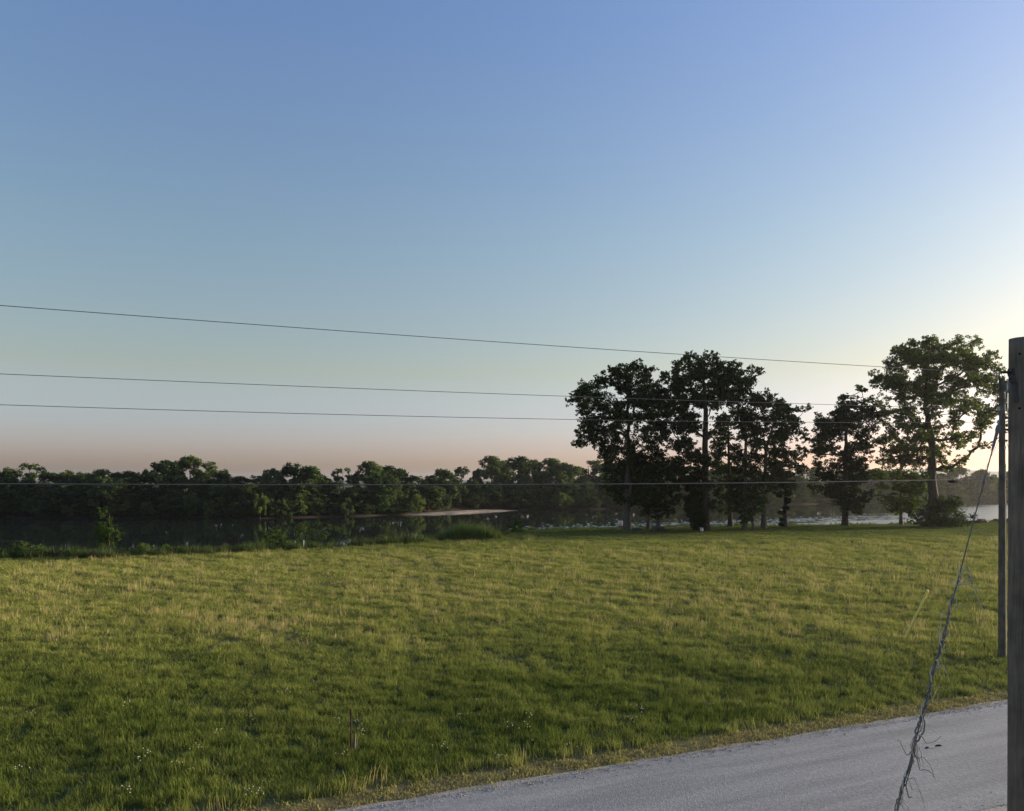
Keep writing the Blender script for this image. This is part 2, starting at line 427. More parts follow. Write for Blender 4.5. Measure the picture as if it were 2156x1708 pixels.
# ------------------------------------------------------------------ far hills
def hills():
    n, k = 160, 14; V = []
    xs_ = np.linspace(-3800, 4600, n)
    for x in xs_:
        h = 34 + 9 * math.sin(x * .0011 + .6) + 6 * math.sin(x * .0031 + 2) + 4 * math.sin(x * .0085) + 1.6 * math.sin(x * .031) + 1.2 * math.sin(x * .071 + 1)
        for j in range(k):
            u = j / (k - 1)
            hf = min(1, max(0, (x - 500) / 900)); hf = hf * hf * (3 - 2 * hf)
            V.append((x, 2700 + 1300 * u + 60 * math.sin(x * .004 + u * 3), -4 + max(0, h + 4) * (.12 + .88 * hf) * math.sin(math.pi * min(1, u * 1.0)) ** .9 + (0 if u in (0, 1) else 1.5 * math.sin(x * .05 + u * 9))))
    F = [[i * k + j, (i + 1) * k + j, (i + 1) * k + j + 1, i * k + j + 1] for i in range(n - 1) for j in range(k - 1)]
    m = simple('wooded_hillside', (.025, .045, .022), .95, noise=(.012, (.055, .080, .035)), spec=.05)
    o = link('hills', mesh_np('hills', V, [a for f in F for a in f], [4] * len(F), smooth=True), m); tag(o, kind='structure')
hills()

# ------------------------------------------------------------------ trees
def leaves_mesh(name, C, size, tint, rng, up=.35, aspect=.62):
    """kite-shaped leaf faces at centres C"""
    n = len(C)
    nrm = rng.normal(size=(n, 3)); nrm[:, 2] += up * 2; nrm /= np.linalg.norm(nrm, axis=1)[:, None]
    a = rng.normal(size=(n, 3)); a -= (a * nrm).sum(1)[:, None] * nrm; a /= np.linalg.norm(a, axis=1)[:, None]
    b = np.cross(nrm, a)
    s = np.broadcast_to(size, (n,)) * rng.uniform(.65, 1.35, n)
    L_ = (s * .5)[:, None] * a; W_ = (s * .5 * aspect)[:, None] * b; bend = (s * .12)[:, None] * nrm
    V = np.stack([C - L_, C - L_ * .1 + W_ + bend, C + L_, C - L_ * .1 - W_ + bend], 1).reshape(-1, 3)
    F = np.arange(4 * n)
    return mesh_np(name, V, F, np.full(n, 4), {'tint': np.repeat(tint, 4)})

def clump_points(lobes, per_area, rng, sub=13, subr=.36, flat=.75, shell=.55, spread=.85, vary=.18):
    """leaf centres for lobes [(centre, radius)]: each lobe holds tufts, each tuft holds leaves"""
    P, T, subs = [], [], []
    for c, r in lobes:
        ns = max(5, int(sub * rng.uniform(.8, 1.2)))
        d = rng.normal(size=(ns, 3)); d /= np.linalg.norm(d, axis=1)[:, None]
        rad = r * rng.uniform(shell ** 2, 1, ns) ** .5 * spread
        sc = c + d * rad[:, None] * np.array([1, 1, .85])
        sr = r * subr * rng.uniform(.7, 1.35, ns)
        lt = rng.uniform(-vary, vary)
        for q in range(ns):
            m = max(4, int(per_area * sr[q] ** 2 * 3.14))
            dd = rng.normal(size=(m, 3)); dd /= np.linalg.norm(dd, axis=1)[:, None]
            rr = sr[q] * rng.uniform(0, 1, m) ** .45
            P.append(sc[q] + dd * rr[:, None] * np.array([1, 1, flat]))
            T.append(np.clip(.5 + lt + rng.uniform(-.15, .15) + rng.normal(0, .16, m), 0, 1))
            subs.append((sc[q], c))
    return np.concatenate(P), np.concatenate(T), subs

def wiggle(p, q, n, amp, rng):
    t = np.linspace(0, 1, n)[:, None]; L = np.linalg.norm(np.array(q) - np.array(p))
    o = rng.normal(0, amp * L, (n, 3)) * np.sin(np.pi * t)
    return np.array(p) * (1 - t) + np.array(q) * t + o

def branch_mesh(base, trunk_pts, r0, r1, lobes, subs, rng, limb_r=.13, twig=True, k=9):
    mb = MB()
    tp = np.array(trunk_pts); n = len(tp)
    t = np.linspace(0, 1, 24); seg = np.linspace(0, 1, n)
    P = np.stack([np.interp(t, seg, tp[:, i]) for i in range(3)], 1)
    P[1:-1, :2] += rng.normal(0, r0 * .10, (22, 2))
    rad = r0 * (1 - t) ** .8 + r1; rad[0] *= 1.45; rad[1] *= 1.12
    mb.tube(P, rad, k)
    # limbs: every lobe hangs on its nearest neighbour closer to the trunk; girth follows what a limb carries
    lc = np.array([c for c, r in lobes]); zlo = P[0, 2] + .20 * (P[-1, 2] - P[0, 2])
    ax_d = np.array([np.min(np.linalg.norm(P - c, axis=1)) for c in lc])
    order = np.argsort(ax_d); par = {}; done = []
    for q in order:
        c = lc[q]
        tc = np.linalg.norm(P - c, axis=1) * 1.25 + np.maximum(0, P[:, 2] - c[2] + .45 * np.hypot(*(P[:, :2] - c[:2]).T)) * 1.2 + (P[:, 2] < zlo) * 30
        bi = int(np.argmin(tc)); best = ('t', bi, tc[bi])
        for d in done:
            w_ = np.linalg.norm(lc[d] - c) + max(0, lc[d][2] - c[2]) * .8 + .15 * ax_d[d]
            if w_ < best[2]: best = ('l', d, w_)
        par[q] = best; done.append(q)
    load = {q: 1 for q in par}
    for q in order[::-1]:
        if par[q][0] == 'l': load[par[q][1]] += load[q]
    for q in order:
        kind, i, _ = par[q]; s = P[i] if kind == 't' else lc[i]; c = lc[q]
        L = np.linalg.norm(c - s); mid = s * .5 + c * .5 + np.array([0, 0, -.07 * L])
        pth = np.vstack([wiggle(s, mid, 4, .05, rng), wiggle(mid, c, 4, .05, rng)[1:]])
        rr = limb_r * .30 * math.sqrt(load[q]); rr = min(rr, rad[i] * .7) if kind == 't' else rr
        mb.tube(pth, np.linspace(max(rr, .02), max(rr * .75, .015), len(pth)), 5)
    if twig:
        for sc, c in subs[::2]:
            mb.tube(wiggle(np.array(c), sc, 4, .05, rng), np.linspace(.03, .010, 4), 4, cap=False)
    return mb

def hero_tree(name, label, base, D, lobes_px, conv, mat, bark, r0, top=None, lean=None, leaf=.26, dens=54, depth=3.5, seed=1, cat='tree', group=None, sub=20, extra_trunks=(), subr=.34, shell=.1, limb_r=.12, spread=1.22):
    """lobes_px: (x, y, r) read off the photograph in a zoomed crop, conv turns them into the 2156-wide frame"""
    rng = np.random.default_rng(seed)
    bx, by = conv(*base)
    X = (bx - CX) / FOC * D
    org = np.array([X, D, float(ground_z(X, D)) - .05])
    lobes = []
    for (zx, zy, zr) in lobes_px:
        x, y = conv(zx, zy); x2, _ = conv(zx + zr, zy)
        r = (x2 - x) / FOC * D
        for _ in range(2):
            d = rng.uniform(-depth, depth)
            c = px(x, y, D); c[1] = D + d
            lobes.append((c - org + np.append(rng.normal(0, .18 * r, 2), rng.normal(0, .12 * r)) * [1, 0, 1], r * rng.uniform(.8, 1.02)))
    P, T, subs = clump_points(lobes, dens, rng, sub=sub, subr=subr, shell=shell, spread=spread)
    root = empty(name, org, label, cat, group)
    zt = max(c[2] for c, r in lobes)
    tpts = [(0, 0, 0)] + [tuple(np.array(px(*conv(*q), D)) - org) for q in (lean or [])]
    if top is None: tpts.append((tpts[-1][0] * .9, 0, zt * .92))
    mb = branch_mesh(org, tpts, r0, .03, lobes, subs, rng, limb_r)
    link('trunk', None) if False else mb.build('trunk', bark, root)
    for ex, ey, er, eh in extra_trunks:
        mb2 = MB(); q = px(*conv(ex, ey), D) - org; q[2] = 0
        mb2.tube(wiggle(q, q * .8 + np.array([0, 0, eh]), 12, .012, rng), np.linspace(er, er * .45, 12), 8); mb2.build('trunk', bark, root)
    me = leaves_mesh('crown', P, leaf, T, rng)
    link('crown', me, mat, root)
    return root

z1 = lambda x, y: ((1560 + x / 2.695) / 1.34879, (940 + y / 2.695) / 1.34879)
z2 = lambda x, y: ((2260 + x / 2.755) / 1.34879, (920 + y / 2.755) / 1.34879)

GRP = 'shade trees at the river edge of the meadow'
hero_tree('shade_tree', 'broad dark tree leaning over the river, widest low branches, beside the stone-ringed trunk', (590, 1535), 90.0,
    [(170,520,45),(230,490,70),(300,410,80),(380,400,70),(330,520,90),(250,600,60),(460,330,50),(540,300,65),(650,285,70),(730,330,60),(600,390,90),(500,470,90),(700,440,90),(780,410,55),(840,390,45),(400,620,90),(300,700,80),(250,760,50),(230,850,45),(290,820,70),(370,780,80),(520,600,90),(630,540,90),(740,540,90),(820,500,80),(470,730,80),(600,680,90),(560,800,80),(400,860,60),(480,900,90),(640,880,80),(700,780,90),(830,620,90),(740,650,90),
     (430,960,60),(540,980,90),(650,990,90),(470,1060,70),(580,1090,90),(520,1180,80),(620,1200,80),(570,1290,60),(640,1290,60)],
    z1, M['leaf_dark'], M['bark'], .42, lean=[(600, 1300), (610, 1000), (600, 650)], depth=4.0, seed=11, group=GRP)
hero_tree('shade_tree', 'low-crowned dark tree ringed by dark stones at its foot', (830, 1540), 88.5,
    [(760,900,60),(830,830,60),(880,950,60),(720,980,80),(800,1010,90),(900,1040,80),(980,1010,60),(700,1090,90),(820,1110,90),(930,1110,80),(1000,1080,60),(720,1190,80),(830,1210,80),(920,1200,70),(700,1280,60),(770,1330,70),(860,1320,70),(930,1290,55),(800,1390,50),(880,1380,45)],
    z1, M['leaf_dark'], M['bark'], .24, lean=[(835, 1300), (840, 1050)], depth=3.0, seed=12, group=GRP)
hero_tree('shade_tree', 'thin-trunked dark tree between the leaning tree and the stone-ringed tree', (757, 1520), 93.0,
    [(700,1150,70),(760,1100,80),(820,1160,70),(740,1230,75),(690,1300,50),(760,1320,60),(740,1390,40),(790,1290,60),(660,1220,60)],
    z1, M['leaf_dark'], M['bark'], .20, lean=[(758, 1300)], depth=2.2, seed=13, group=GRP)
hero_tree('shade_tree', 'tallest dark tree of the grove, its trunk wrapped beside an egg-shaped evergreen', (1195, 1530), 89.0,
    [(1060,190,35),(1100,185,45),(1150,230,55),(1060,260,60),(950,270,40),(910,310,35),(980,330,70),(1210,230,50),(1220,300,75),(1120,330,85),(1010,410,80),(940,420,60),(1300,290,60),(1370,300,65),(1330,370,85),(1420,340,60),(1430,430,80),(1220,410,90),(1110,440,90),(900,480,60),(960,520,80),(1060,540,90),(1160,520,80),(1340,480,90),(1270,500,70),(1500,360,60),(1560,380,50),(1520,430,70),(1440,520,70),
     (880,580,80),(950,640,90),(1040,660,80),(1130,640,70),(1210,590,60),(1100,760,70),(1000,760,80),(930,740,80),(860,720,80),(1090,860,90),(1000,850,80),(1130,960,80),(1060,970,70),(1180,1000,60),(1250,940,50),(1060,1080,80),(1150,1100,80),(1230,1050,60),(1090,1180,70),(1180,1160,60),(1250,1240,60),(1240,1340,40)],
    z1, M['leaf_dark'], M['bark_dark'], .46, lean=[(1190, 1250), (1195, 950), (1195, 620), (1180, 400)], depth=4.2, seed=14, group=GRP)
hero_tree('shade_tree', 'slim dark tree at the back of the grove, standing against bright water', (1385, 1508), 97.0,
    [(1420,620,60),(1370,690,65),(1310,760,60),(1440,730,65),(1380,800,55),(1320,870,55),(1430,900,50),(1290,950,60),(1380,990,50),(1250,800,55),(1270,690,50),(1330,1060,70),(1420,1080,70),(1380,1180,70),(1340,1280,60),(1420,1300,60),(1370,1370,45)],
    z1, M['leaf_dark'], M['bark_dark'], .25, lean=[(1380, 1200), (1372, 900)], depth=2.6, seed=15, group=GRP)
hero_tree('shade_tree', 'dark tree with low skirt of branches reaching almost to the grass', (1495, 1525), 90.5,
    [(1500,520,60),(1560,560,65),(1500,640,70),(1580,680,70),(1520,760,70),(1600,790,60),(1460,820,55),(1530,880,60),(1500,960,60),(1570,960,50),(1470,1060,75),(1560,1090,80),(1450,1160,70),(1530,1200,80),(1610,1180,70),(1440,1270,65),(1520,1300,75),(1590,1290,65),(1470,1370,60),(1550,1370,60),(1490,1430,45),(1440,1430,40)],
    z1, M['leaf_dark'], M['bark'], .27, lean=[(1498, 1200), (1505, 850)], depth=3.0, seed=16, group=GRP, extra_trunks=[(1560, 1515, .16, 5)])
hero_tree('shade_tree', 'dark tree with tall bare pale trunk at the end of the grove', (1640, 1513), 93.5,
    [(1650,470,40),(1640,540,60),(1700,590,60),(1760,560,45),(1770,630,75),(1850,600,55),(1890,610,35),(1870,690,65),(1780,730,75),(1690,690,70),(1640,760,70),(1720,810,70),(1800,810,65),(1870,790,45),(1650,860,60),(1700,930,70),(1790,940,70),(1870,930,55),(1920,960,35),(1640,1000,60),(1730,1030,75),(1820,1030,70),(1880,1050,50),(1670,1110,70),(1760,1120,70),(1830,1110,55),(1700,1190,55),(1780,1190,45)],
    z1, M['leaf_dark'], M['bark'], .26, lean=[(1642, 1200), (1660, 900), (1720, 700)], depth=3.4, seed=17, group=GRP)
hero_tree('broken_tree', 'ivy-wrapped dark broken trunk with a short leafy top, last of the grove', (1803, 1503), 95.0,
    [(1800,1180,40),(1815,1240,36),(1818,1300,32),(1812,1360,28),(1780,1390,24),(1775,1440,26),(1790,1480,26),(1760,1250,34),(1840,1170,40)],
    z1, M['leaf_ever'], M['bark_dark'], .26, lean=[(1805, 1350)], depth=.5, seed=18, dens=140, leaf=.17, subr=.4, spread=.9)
hero_tree('evergreen_shrub', 'egg-shaped near-black evergreen shrub pressed against the tallest grove trunk', (1130, 1530), 88.6,
    [(1120,1240,45),(1110,1290,60),(1080,1340,55),(1140,1350,60),(1080,1400,55),(1130,1420,65),(1100,1460,50),(1150,1480,45),(1130,1500,35),(1170,1300,40),(1165,1420,40)],
    z1, M['leaf_ever'], M['bark_dark'], .14, depth=1.2, seed=19, cat='shrub', dens=190, leaf=.15, sub=22, shell=.2, subr=.4, spread=.9)
hero_tree('young_tree', 'lone dark cone-topped tree with open branches standing clear of the grove', (385, 1590), 99.0,
    [(470,535,18),(420,560,30),(375,570,28),(395,620,50),(440,630,45),(370,670,50),(330,680,35),(510,660,35),(540,690,35),(500,720,55),(430,720,65),(360,740,60),(290,710,45),(240,700,28),(560,760,40),(570,730,30),(240,760,50),(180,780,35),(200,830,60),(290,800,65),(380,810,60),(470,800,60),(550,830,50),(590,830,22),(150,890,45),(230,900,60),(310,870,50),(500,880,55),(570,930,35),(180,960,45),(250,970,55),(330,950,45),(460,960,55),(540,970,50),(200,1020,30),(290,1020,50),(400,1040,55),(480,1060,50),
     (260,1100,60),(350,1110,65),(440,1120,60),(520,1110,40),(230,1180,55),(330,1200,70),(430,1200,70),(510,1190,45),(260,1270,55),(350,1290,70),(450,1290,65),(520,1330,35),(250,1340,35),(320,1370,60),(410,1380,65),(490,1380,40),(330,1440,40),(430,1440,45),(200,1280,25)],
    z2, M['leaf_dark'], M['bark_dark'], .33, lean=[(388, 1300), (390, 1000), (400, 760)], depth=3.4, seed=20, sub=18, dens=56, spread=1.35, subr=.4)
hero_tree('young_tree', 'smaller yellow-green tree growing under the cottonwood', (822, 1580), 101.0,
    [(760,900,50),(700,980,40),(770,990,60),(840,960,60),(650,1070,35),(720,1080,60),(800,1080,65),(880,1060,60),(950,1100,50),(690,1170,50),(770,1190,65),(860,1190,65),(940,1200,55),(1000,1180,40),(720,1270,55),(800,1290,65),(890,1290,65),(970,1290,55),(700,1350,30),(770,1370,60),(850,1390,60),(930,1390,55),(990,1370,40),(740,1420,30),(800,1450,45),(880,1460,50)],
    z2, M['leaf_cotton'], M['bark'], .21, lean=[(822, 1300)], depth=3.0, seed=21, sub=16, dens=50, spread=1.35, subr=.4)
hero_tree('cottonwood_tree', 'tall spreading cottonwood with forked trunk and drooping outer branches by the utility pole', (1068, 1590), 98.0,
    [(880,160,35),(930,150,35),(1020,140,45),(1090,160,40),(960,200,60),(1040,210,60),(850,220,55),(1180,170,50),(1220,150,40),(1280,190,55),(1340,220,45),(1140,240,60),(1220,240,65),(900,280,65),(1000,290,65),(1090,300,60),(760,290,45),(800,330,60),(730,350,45),(1300,290,60),(1390,270,45),(1180,320,65),(1270,360,65),(1370,340,60),(1450,330,40),(660,390,40),(720,420,60),(820,410,65),(920,380,65),(1010,400,60),(1100,400,60),(1440,390,45),(1360,430,55),
     (620,460,40),(690,490,55),(600,520,28),(780,500,65),(880,480,60),(970,500,60),(1080,490,65),(1170,430,60),(1200,520,60),(1290,460,50),(1450,470,50),(1530,440,40),(1500,520,60),(1400,530,55),(1570,510,28),(640,580,35),(750,590,55),(850,580,55),(950,590,60),(1060,600,65),(1150,610,55),(1390,610,60),(1480,610,60),(1560,600,40),(670,680,45),(640,720,35),(690,760,30),(780,670,45),(900,670,60),(1000,700,60),(1120,710,55),(1330,690,45),(1420,700,60),(1510,690,50),(1560,650,25),
     (780,760,50),(860,790,60),(740,830,40),(960,780,55),(1070,800,50),(1190,790,45),(1290,760,45),(1380,790,50),(1470,780,45),(1520,800,25),(1490,850,22),(720,910,35),(790,880,50),(870,900,55),(950,890,50),(1190,880,55),(1270,860,55),(1350,880,45),(1340,960,35),(1270,950,50),(1200,980,50),(820,970,45),(900,990,50),(970,1000,45),(1330,1000,18),(1210,1060,45),(1170,1120,35),(1250,1070,25),(1060,1040,40),(1000,1080,35),(1080,900,30)],
    z2, M['leaf_cotton'], M['bark_dark'], .62, lean=[(1068, 1350), (1072, 1100), (1060, 900), (1020, 700), (1010, 450)], depth=4.2, seed=22, leaf=.25, dens=60, sub=18, limb_r=.15, spread=1.5, subr=.42)
hero_tree('leafy_shrub', 'dark leafy shrub around the foot of the cottonwood', (1120, 1598), 97.0,
    [(1150,1370,55),(1220,1390,60),(1090,1430,65),(1160,1450,70),(1250,1450,65),(1000,1480,60),(1070,1510,70),(1180,1530,70),(1280,1510,60),(1330,1500,35),(950,1540,40),(1010,1560,50),(1110,1570,50),(1220,1570,50),(1290,1560,40)],
    z2, M['leaf_dark'], M['bark_dark'], .10, depth=1.8, seed=23, cat='shrub', dens=70, leaf=.2)

# ---- woods on the far bank: variants built once, copied as individuals
def far_variant(seed, kind):
    rng = np.random.default_rng(seed); lobes = []
    if kind == 'round':
        for i in range(36):
            t = rng.uniform(.02, 1); w = .34 * math.sin(math.pi * min(1, .18 + .80 * t)) ** .6
            a = rng.uniform(0, 6.28); q = w * rng.uniform(.5, 1) ** .5
            lobes.append((np.array([q * math.cos(a), q * math.sin(a), .06 + t * .86]), rng.uniform(.09, .165)))
    elif kind == 'tall':
        for i in range(34):
            t = rng.uniform(.02, 1); w = .22 * (1.15 - .55 * t) * (1 if t > .2 else .8)
            a = rng.uniform(0, 6.28); q = w * rng.uniform(.3, 1) ** .5
            lobes.append((np.array([q * math.cos(a), q * math.sin(a), .06 + t * .88]), rng.uniform(.075, .13)))
    elif kind == 'open':
        for i in range(26):
            t = rng.uniform(.25, 1); w = .36 * math.sin(math.pi * (.15 + .8 * t)) ** .7
            a = rng.uniform(0, 6.28); q = w * rng.uniform(.4, 1) ** .5
            lobes.append((np.array([q * math.cos(a), q * math.sin(a), t * .94]), rng.uniform(.05, .10)))
        for i in range(6): lobes.append((np.array([rng.uniform(-.2, .2), rng.uniform(-.2, .2), rng.uniform(.08, .3)]), .1))
    elif kind == 'willow':
        for i in range(30):
            a = rng.uniform(0, 6.28); t = rng.uniform(0, 1); q = .42 * math.sin(math.pi * (.1 + .8 * (1 - t) ** .8)) * rng.uniform(.5, 1)
            lobes.append((np.array([q * math.cos(a), q * math.sin(a), .08 + .82 * t]), rng.uniform(.08, .13)))
    H_ = 14.0
    lobes = [(c * H_, r * H_) for c, r in lobes]
    flat = 1.5 if kind == 'willow' else .9
    P, T, subs = clump_points(lobes, 13, rng, sub=13, subr=.38, flat=flat, shell=.6, vary=.34)  # wide tint spread between lobes paints in sky-lit and dim clumps
    size = .58
    mb = branch_mesh(None, [(0, 0, 0), (rng.uniform(-.4, .4), 0, H_ * .5), (rng.uniform(-.8, .8), 0, H_ * .88)], .26, .03, lobes[::2], subs, rng, .10, twig=False, k=6)
    tv = np.concatenate(mb.V)
    tm = mesh_np('trunk', tv, [i for f in mb.F for i in f], [len(f) for f in mb.F], smooth=True)
    tm.materials.append(M['bark_dark'])
    cm = leaves_mesh('crown', P, size, T, rng, up=.5)
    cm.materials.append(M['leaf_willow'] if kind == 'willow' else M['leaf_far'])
    return tm, cm, P[:, 2].max(), np.percentile(np.abs(P[:, 0]), 97)
KINDS = ['round', 'tall', 'open', 'willow']
VAR = {k: [far_variant(100 + 10 * i + j, k) for j in range(4 if k == 'round' else 3)] for i, k in enumerate(KINDS)}
FAR_NAME = {'round': ('bank_tree', 'round-crowned'), 'tall': ('bank_tree', 'narrow upright'), 'open': ('bank_tree', 'open-crowned'), 'willow': ('willow_shrub', 'pale drooping')}
SECT = [(20, 'past the end of the brambles'), (230, 'facing the brambles'), (330, 'facing the bright sapling'), (500, 'facing the two low bank bushes'), (700, 'facing the two white stakes'), (860, 'upstream of the sandbar'), (1075, 'behind the pale sandbar'), (1240, 'between sandbar and grove'),
        (1480, 'behind the tallest grove trees'), (1700, 'behind the slim end of the grove'), (1850, 'behind the lone cone-topped tree'), (2040, 'behind the cottonwood'), (9999, 'beyond the power pole')]
RANK = {'back': 'skyline', 'mid': 'middle-height', 'low': 'low shore'}
def far_tree(pxx, topy, wpx, kind, back, i, rank):
    # distance from the shoreline that this column of the picture meets
    a = (pxx - CX) / FOC; d = 220.0
    for _ in range(30): d = .5 * d + .5 * float(shore(a * d))
    d += back
    X = a * d; gz = float(ground_z(X, d)) - .1
    top = CAMZ - (topy - HOR) / FOC * d
    tm, cm, h, w = VAR[kind][i % len(VAR[kind])]
    sz = (top - gz) / h; sw = (wpx * .5 / FOC * d) / w
    nm, adj = FAR_NAME[kind]; sec = next(t for lim, t in SECT if pxx < lim)
    noun = 'willow' if kind == 'willow' else 'tree'
    lab = '%s %s %s on the far bank, %s' % (adj, RANK[rank], noun, sec); grp = '%s %ss of the far bank wood' % (RANK[rank], noun)
    root = empty(nm, (X, d, gz), lab, 'shrub' if kind == 'willow' else 'tree', grp)
    rz = random.uniform(0, 6.28)
    for n_, me in (('trunk', tm), ('crown', cm)):
        o = link(n_, me, None, root); o.scale = (sw, sw, sz); o.rotation_euler = (0, 0, rz)
SKY = [(-130,985,80),(-60,978,80),(-10,988,60),(30,980,60),(62,972,58),(105,992,50),(140,988,50),(178,990,50),(212,985,48),(250,992,50),(285,990,46),(318,984,46),(345,966,62),(398,957,56),(432,968,48),(462,984,50),(500,1000,46),(535,998,44),(572,984,54),(618,970,66),(650,978,52),(684,1002,40),(722,982,44),(752,988,34),(778,968,48),(812,978,44),(842,984,42),(880,1000,46),(915,998,44),(945,996,44),(972,980,36),(1004,1000,40),(1036,957,50),(1062,968,36),(1093,958,44),(1126,963,50),(1162,962,52),(1204,974,50),(1240,966,54),(1285,972,56),(1330,976,56),(1380,972,56),(1430,978,56),(1480,976,56),(1530,980,56),(1580,984,54),(1625,984,52),(1665,988,46),(1700,984,44),(1728,980,34),(1762,990,44),(1800,990,44),(1838,986,46),(1880,988,46),(1920,992,44),(1960,990,44),(1994,984,40),(2022,980,40),(2052,1004,36),(2080,1005,40),(2112,1003,40),(2150,1005,44),(2200,1002,50),(2260,1004,56),(2330,1000,60)]
kk = 0
for (x, y, w) in SKY:
    kd = random.choice(['round', 'round', 'round', 'tall', 'tall', 'open'])
    if x in (62, 722, 752, 972, 1728): kd = 'open'
    if x in (398, 345, 618, 1036, 1126, 1162, 2022): kd = 'round'
    far_tree(x, y + 2, w * 1.3, kd, random.uniform(9, 17), kk, 'back'); kk += 1
x = -140
while x < 2350:                              # nearer, lower rank standing on the bank
    base = float(np.interp(x, [0, 600, 850, 1075, 1300, 1700, 2050, 2156], [1093, 1092, 1083, 1073, 1072, 1062, 1054, 1050]))
    top = base - random.uniform(58, 96) * (1 if x < 1300 else .72)
    far_tree(x, top, random.uniform(42, 66), random.choice(['round', 'round', 'round', 'tall']), random.uniform(4, 8), kk, 'mid'); kk += 1
    x += random.uniform(26, 40)
x = -140
while x < 2350:                              # skirt of willows and overhanging shrubs
    base = float(np.interp(x, [0, 600, 850, 1075, 1300, 1700, 2050, 2156], [1093, 1092, 1083, 1073, 1072, 1062, 1054, 1050]))
    top = base - random.uniform(16, 46) * (1 if x < 1300 else .7)
    kd = random.choice(['willow', 'round', 'round'])
    far_tree(x, top, random.uniform(26, 52), kd, random.uniform(1.0, 3.0) + (6 if 870 < x < 1075 else 0), kk, 'low'); kk += 1
    x += random.uniform(22, 42)

for (x, y, w) in ((402, 1034, 30), (440, 1052, 26), (497, 1056, 32), (548, 1036, 26), (590, 1050, 28), (880, 1040, 26), (1180, 1034, 34), (2030, 1030, 30)):
    far_tree(x, y, w, 'willow', .4, kk, 'low'); kk += 1

# ------------------------------------------------------------------ bushes and weeds on the near bank
def on_field(xp, yp):
    """pixel on the meadow -> ground point"""
    d = CAMZ * FOC / (yp - HOR); X = (xp - CX) / FOC * d
    return X, d
d1 = lambda x, y: (x / 1.34879, y / 1.34879)      # 2908-wide photo pixels
def bush(name, label, bx, by, D, lobes, mat, seed, cat='shrub', group=None, leaf=.10, dens=260, depth=.6, r0=.05, sub=9, subr=.4):
    return hero_tree(name, label, (bx, by), D, lobes, d1, mat, M['bark_dark'], r0, depth=depth, seed=seed, cat=cat, group=group, leaf=leaf, dens=dens, sub=sub, limb_r=.03, subr=subr, spread=1.0)
bush('sapling', 'bright green sapling with a leaning spire top on the near river bank', 310, 1565, 60.5,
    [(292,1446,9),(296,1460,10),(302,1474,10),(283,1470,8),(300,1488,11),(296,1502,16),(312,1496,14),(278,1512,14),(300,1518,18),(322,1512,14),(336,1520,9),(284,1530,14),(308,1536,17),(326,1530,12),(296,1548,13),(318,1552,10)], M['leaf_bush'], 31, 'sapling')
bush('bramble_bush', 'long dark bramble bush spilling over the bank beside the sapling', 150, 1592, 58.0,
    [(-20,1575,20),(10,1565,20),(40,1560,18),(70,1552,18),(100,1560,18),(30,1582,18),(60,1578,18),(90,1580,16),(122,1566,16),(120,1584,14),(0,1590,16)], M['leaf_bush'], 32, 'bush', dens=220)
bush('bramble_bush', 'grey-green bramble bush with trailing stems between the dark brambles and the sapling', 205, 1590, 58.4,
    [(150,1572,16),(178,1566,14),(205,1572,16),(232,1578,14),(170,1586,14),(200,1588,14),(232,1590,12),(255,1584,10)], M['leaf_willow'], 33, 'bush', dens=150)
bush('low_bush', 'low round green bush right of the sapling, at the mown edge', 400, 1568, 60.2,
    [(372,1560,10),(392,1552,12),(412,1550,12),(430,1556,11),(402,1564,11),(424,1566,9)], M['leaf_bush'], 34, 'bush')
bush('low_bush', 'small dark domed bush at the mown edge before the bright ripple', 480, 1566, 61.2,
    [(466,1558,9),(482,1553,11),(498,1556,9),(480,1562,10)], M['leaf_bush'], 35, 'bush')
bush('bank_shrub', 'dark shrub with flat leaf layers beside two white stakes', 775, 1556, 66.5,
    [(752,1524,12),(775,1512,14),(790,1508,9),(800,1526,14),(765,1538,14),(790,1544,14),(818,1540,12),(740,1544,10),(785,1526,12)], M['leaf_bush'], 36, dens=220)
bush('bank_shrub', 'wide wispy shrub with layered fronds behind two white stakes', 880, 1555, 70.0,
    [(815,1503,9),(850,1496,12),(880,1488,12),(905,1490,13),(935,1494,12),(960,1500,11),(860,1512,14),(895,1510,15),(930,1514,13),(975,1514,9),(880,1530,14),(912,1532,13),(850,1534,12),(945,1535,9),(985,1530,8),(830,1540,12)], M['leaf_bush'], 37, dens=140)
bush('bank_shrub', 'narrow leafy shrub between patches of glinting water', 1030, 1548, 72.5,
    [(1022,1524,8),(1032,1532,10),(1020,1540,9),(1040,1544,8),(980,1540,9),(1005,1542,8)], M['leaf_bush'], 38, dens=160)
bush('small_tree', 'small round young tree alone on the bank past the tall reeds', 1463, 1514, 86.5,
    [(1466,1474,7),(1458,1484,8),(1470,1486,9),(1480,1482,5),(1452,1496,8),(1466,1498,11),(1480,1496,9),(1488,1490,4),(1458,1506,7),(1474,1507,8)], M['leaf_bush'], 39, 'sapling', leaf=.13)

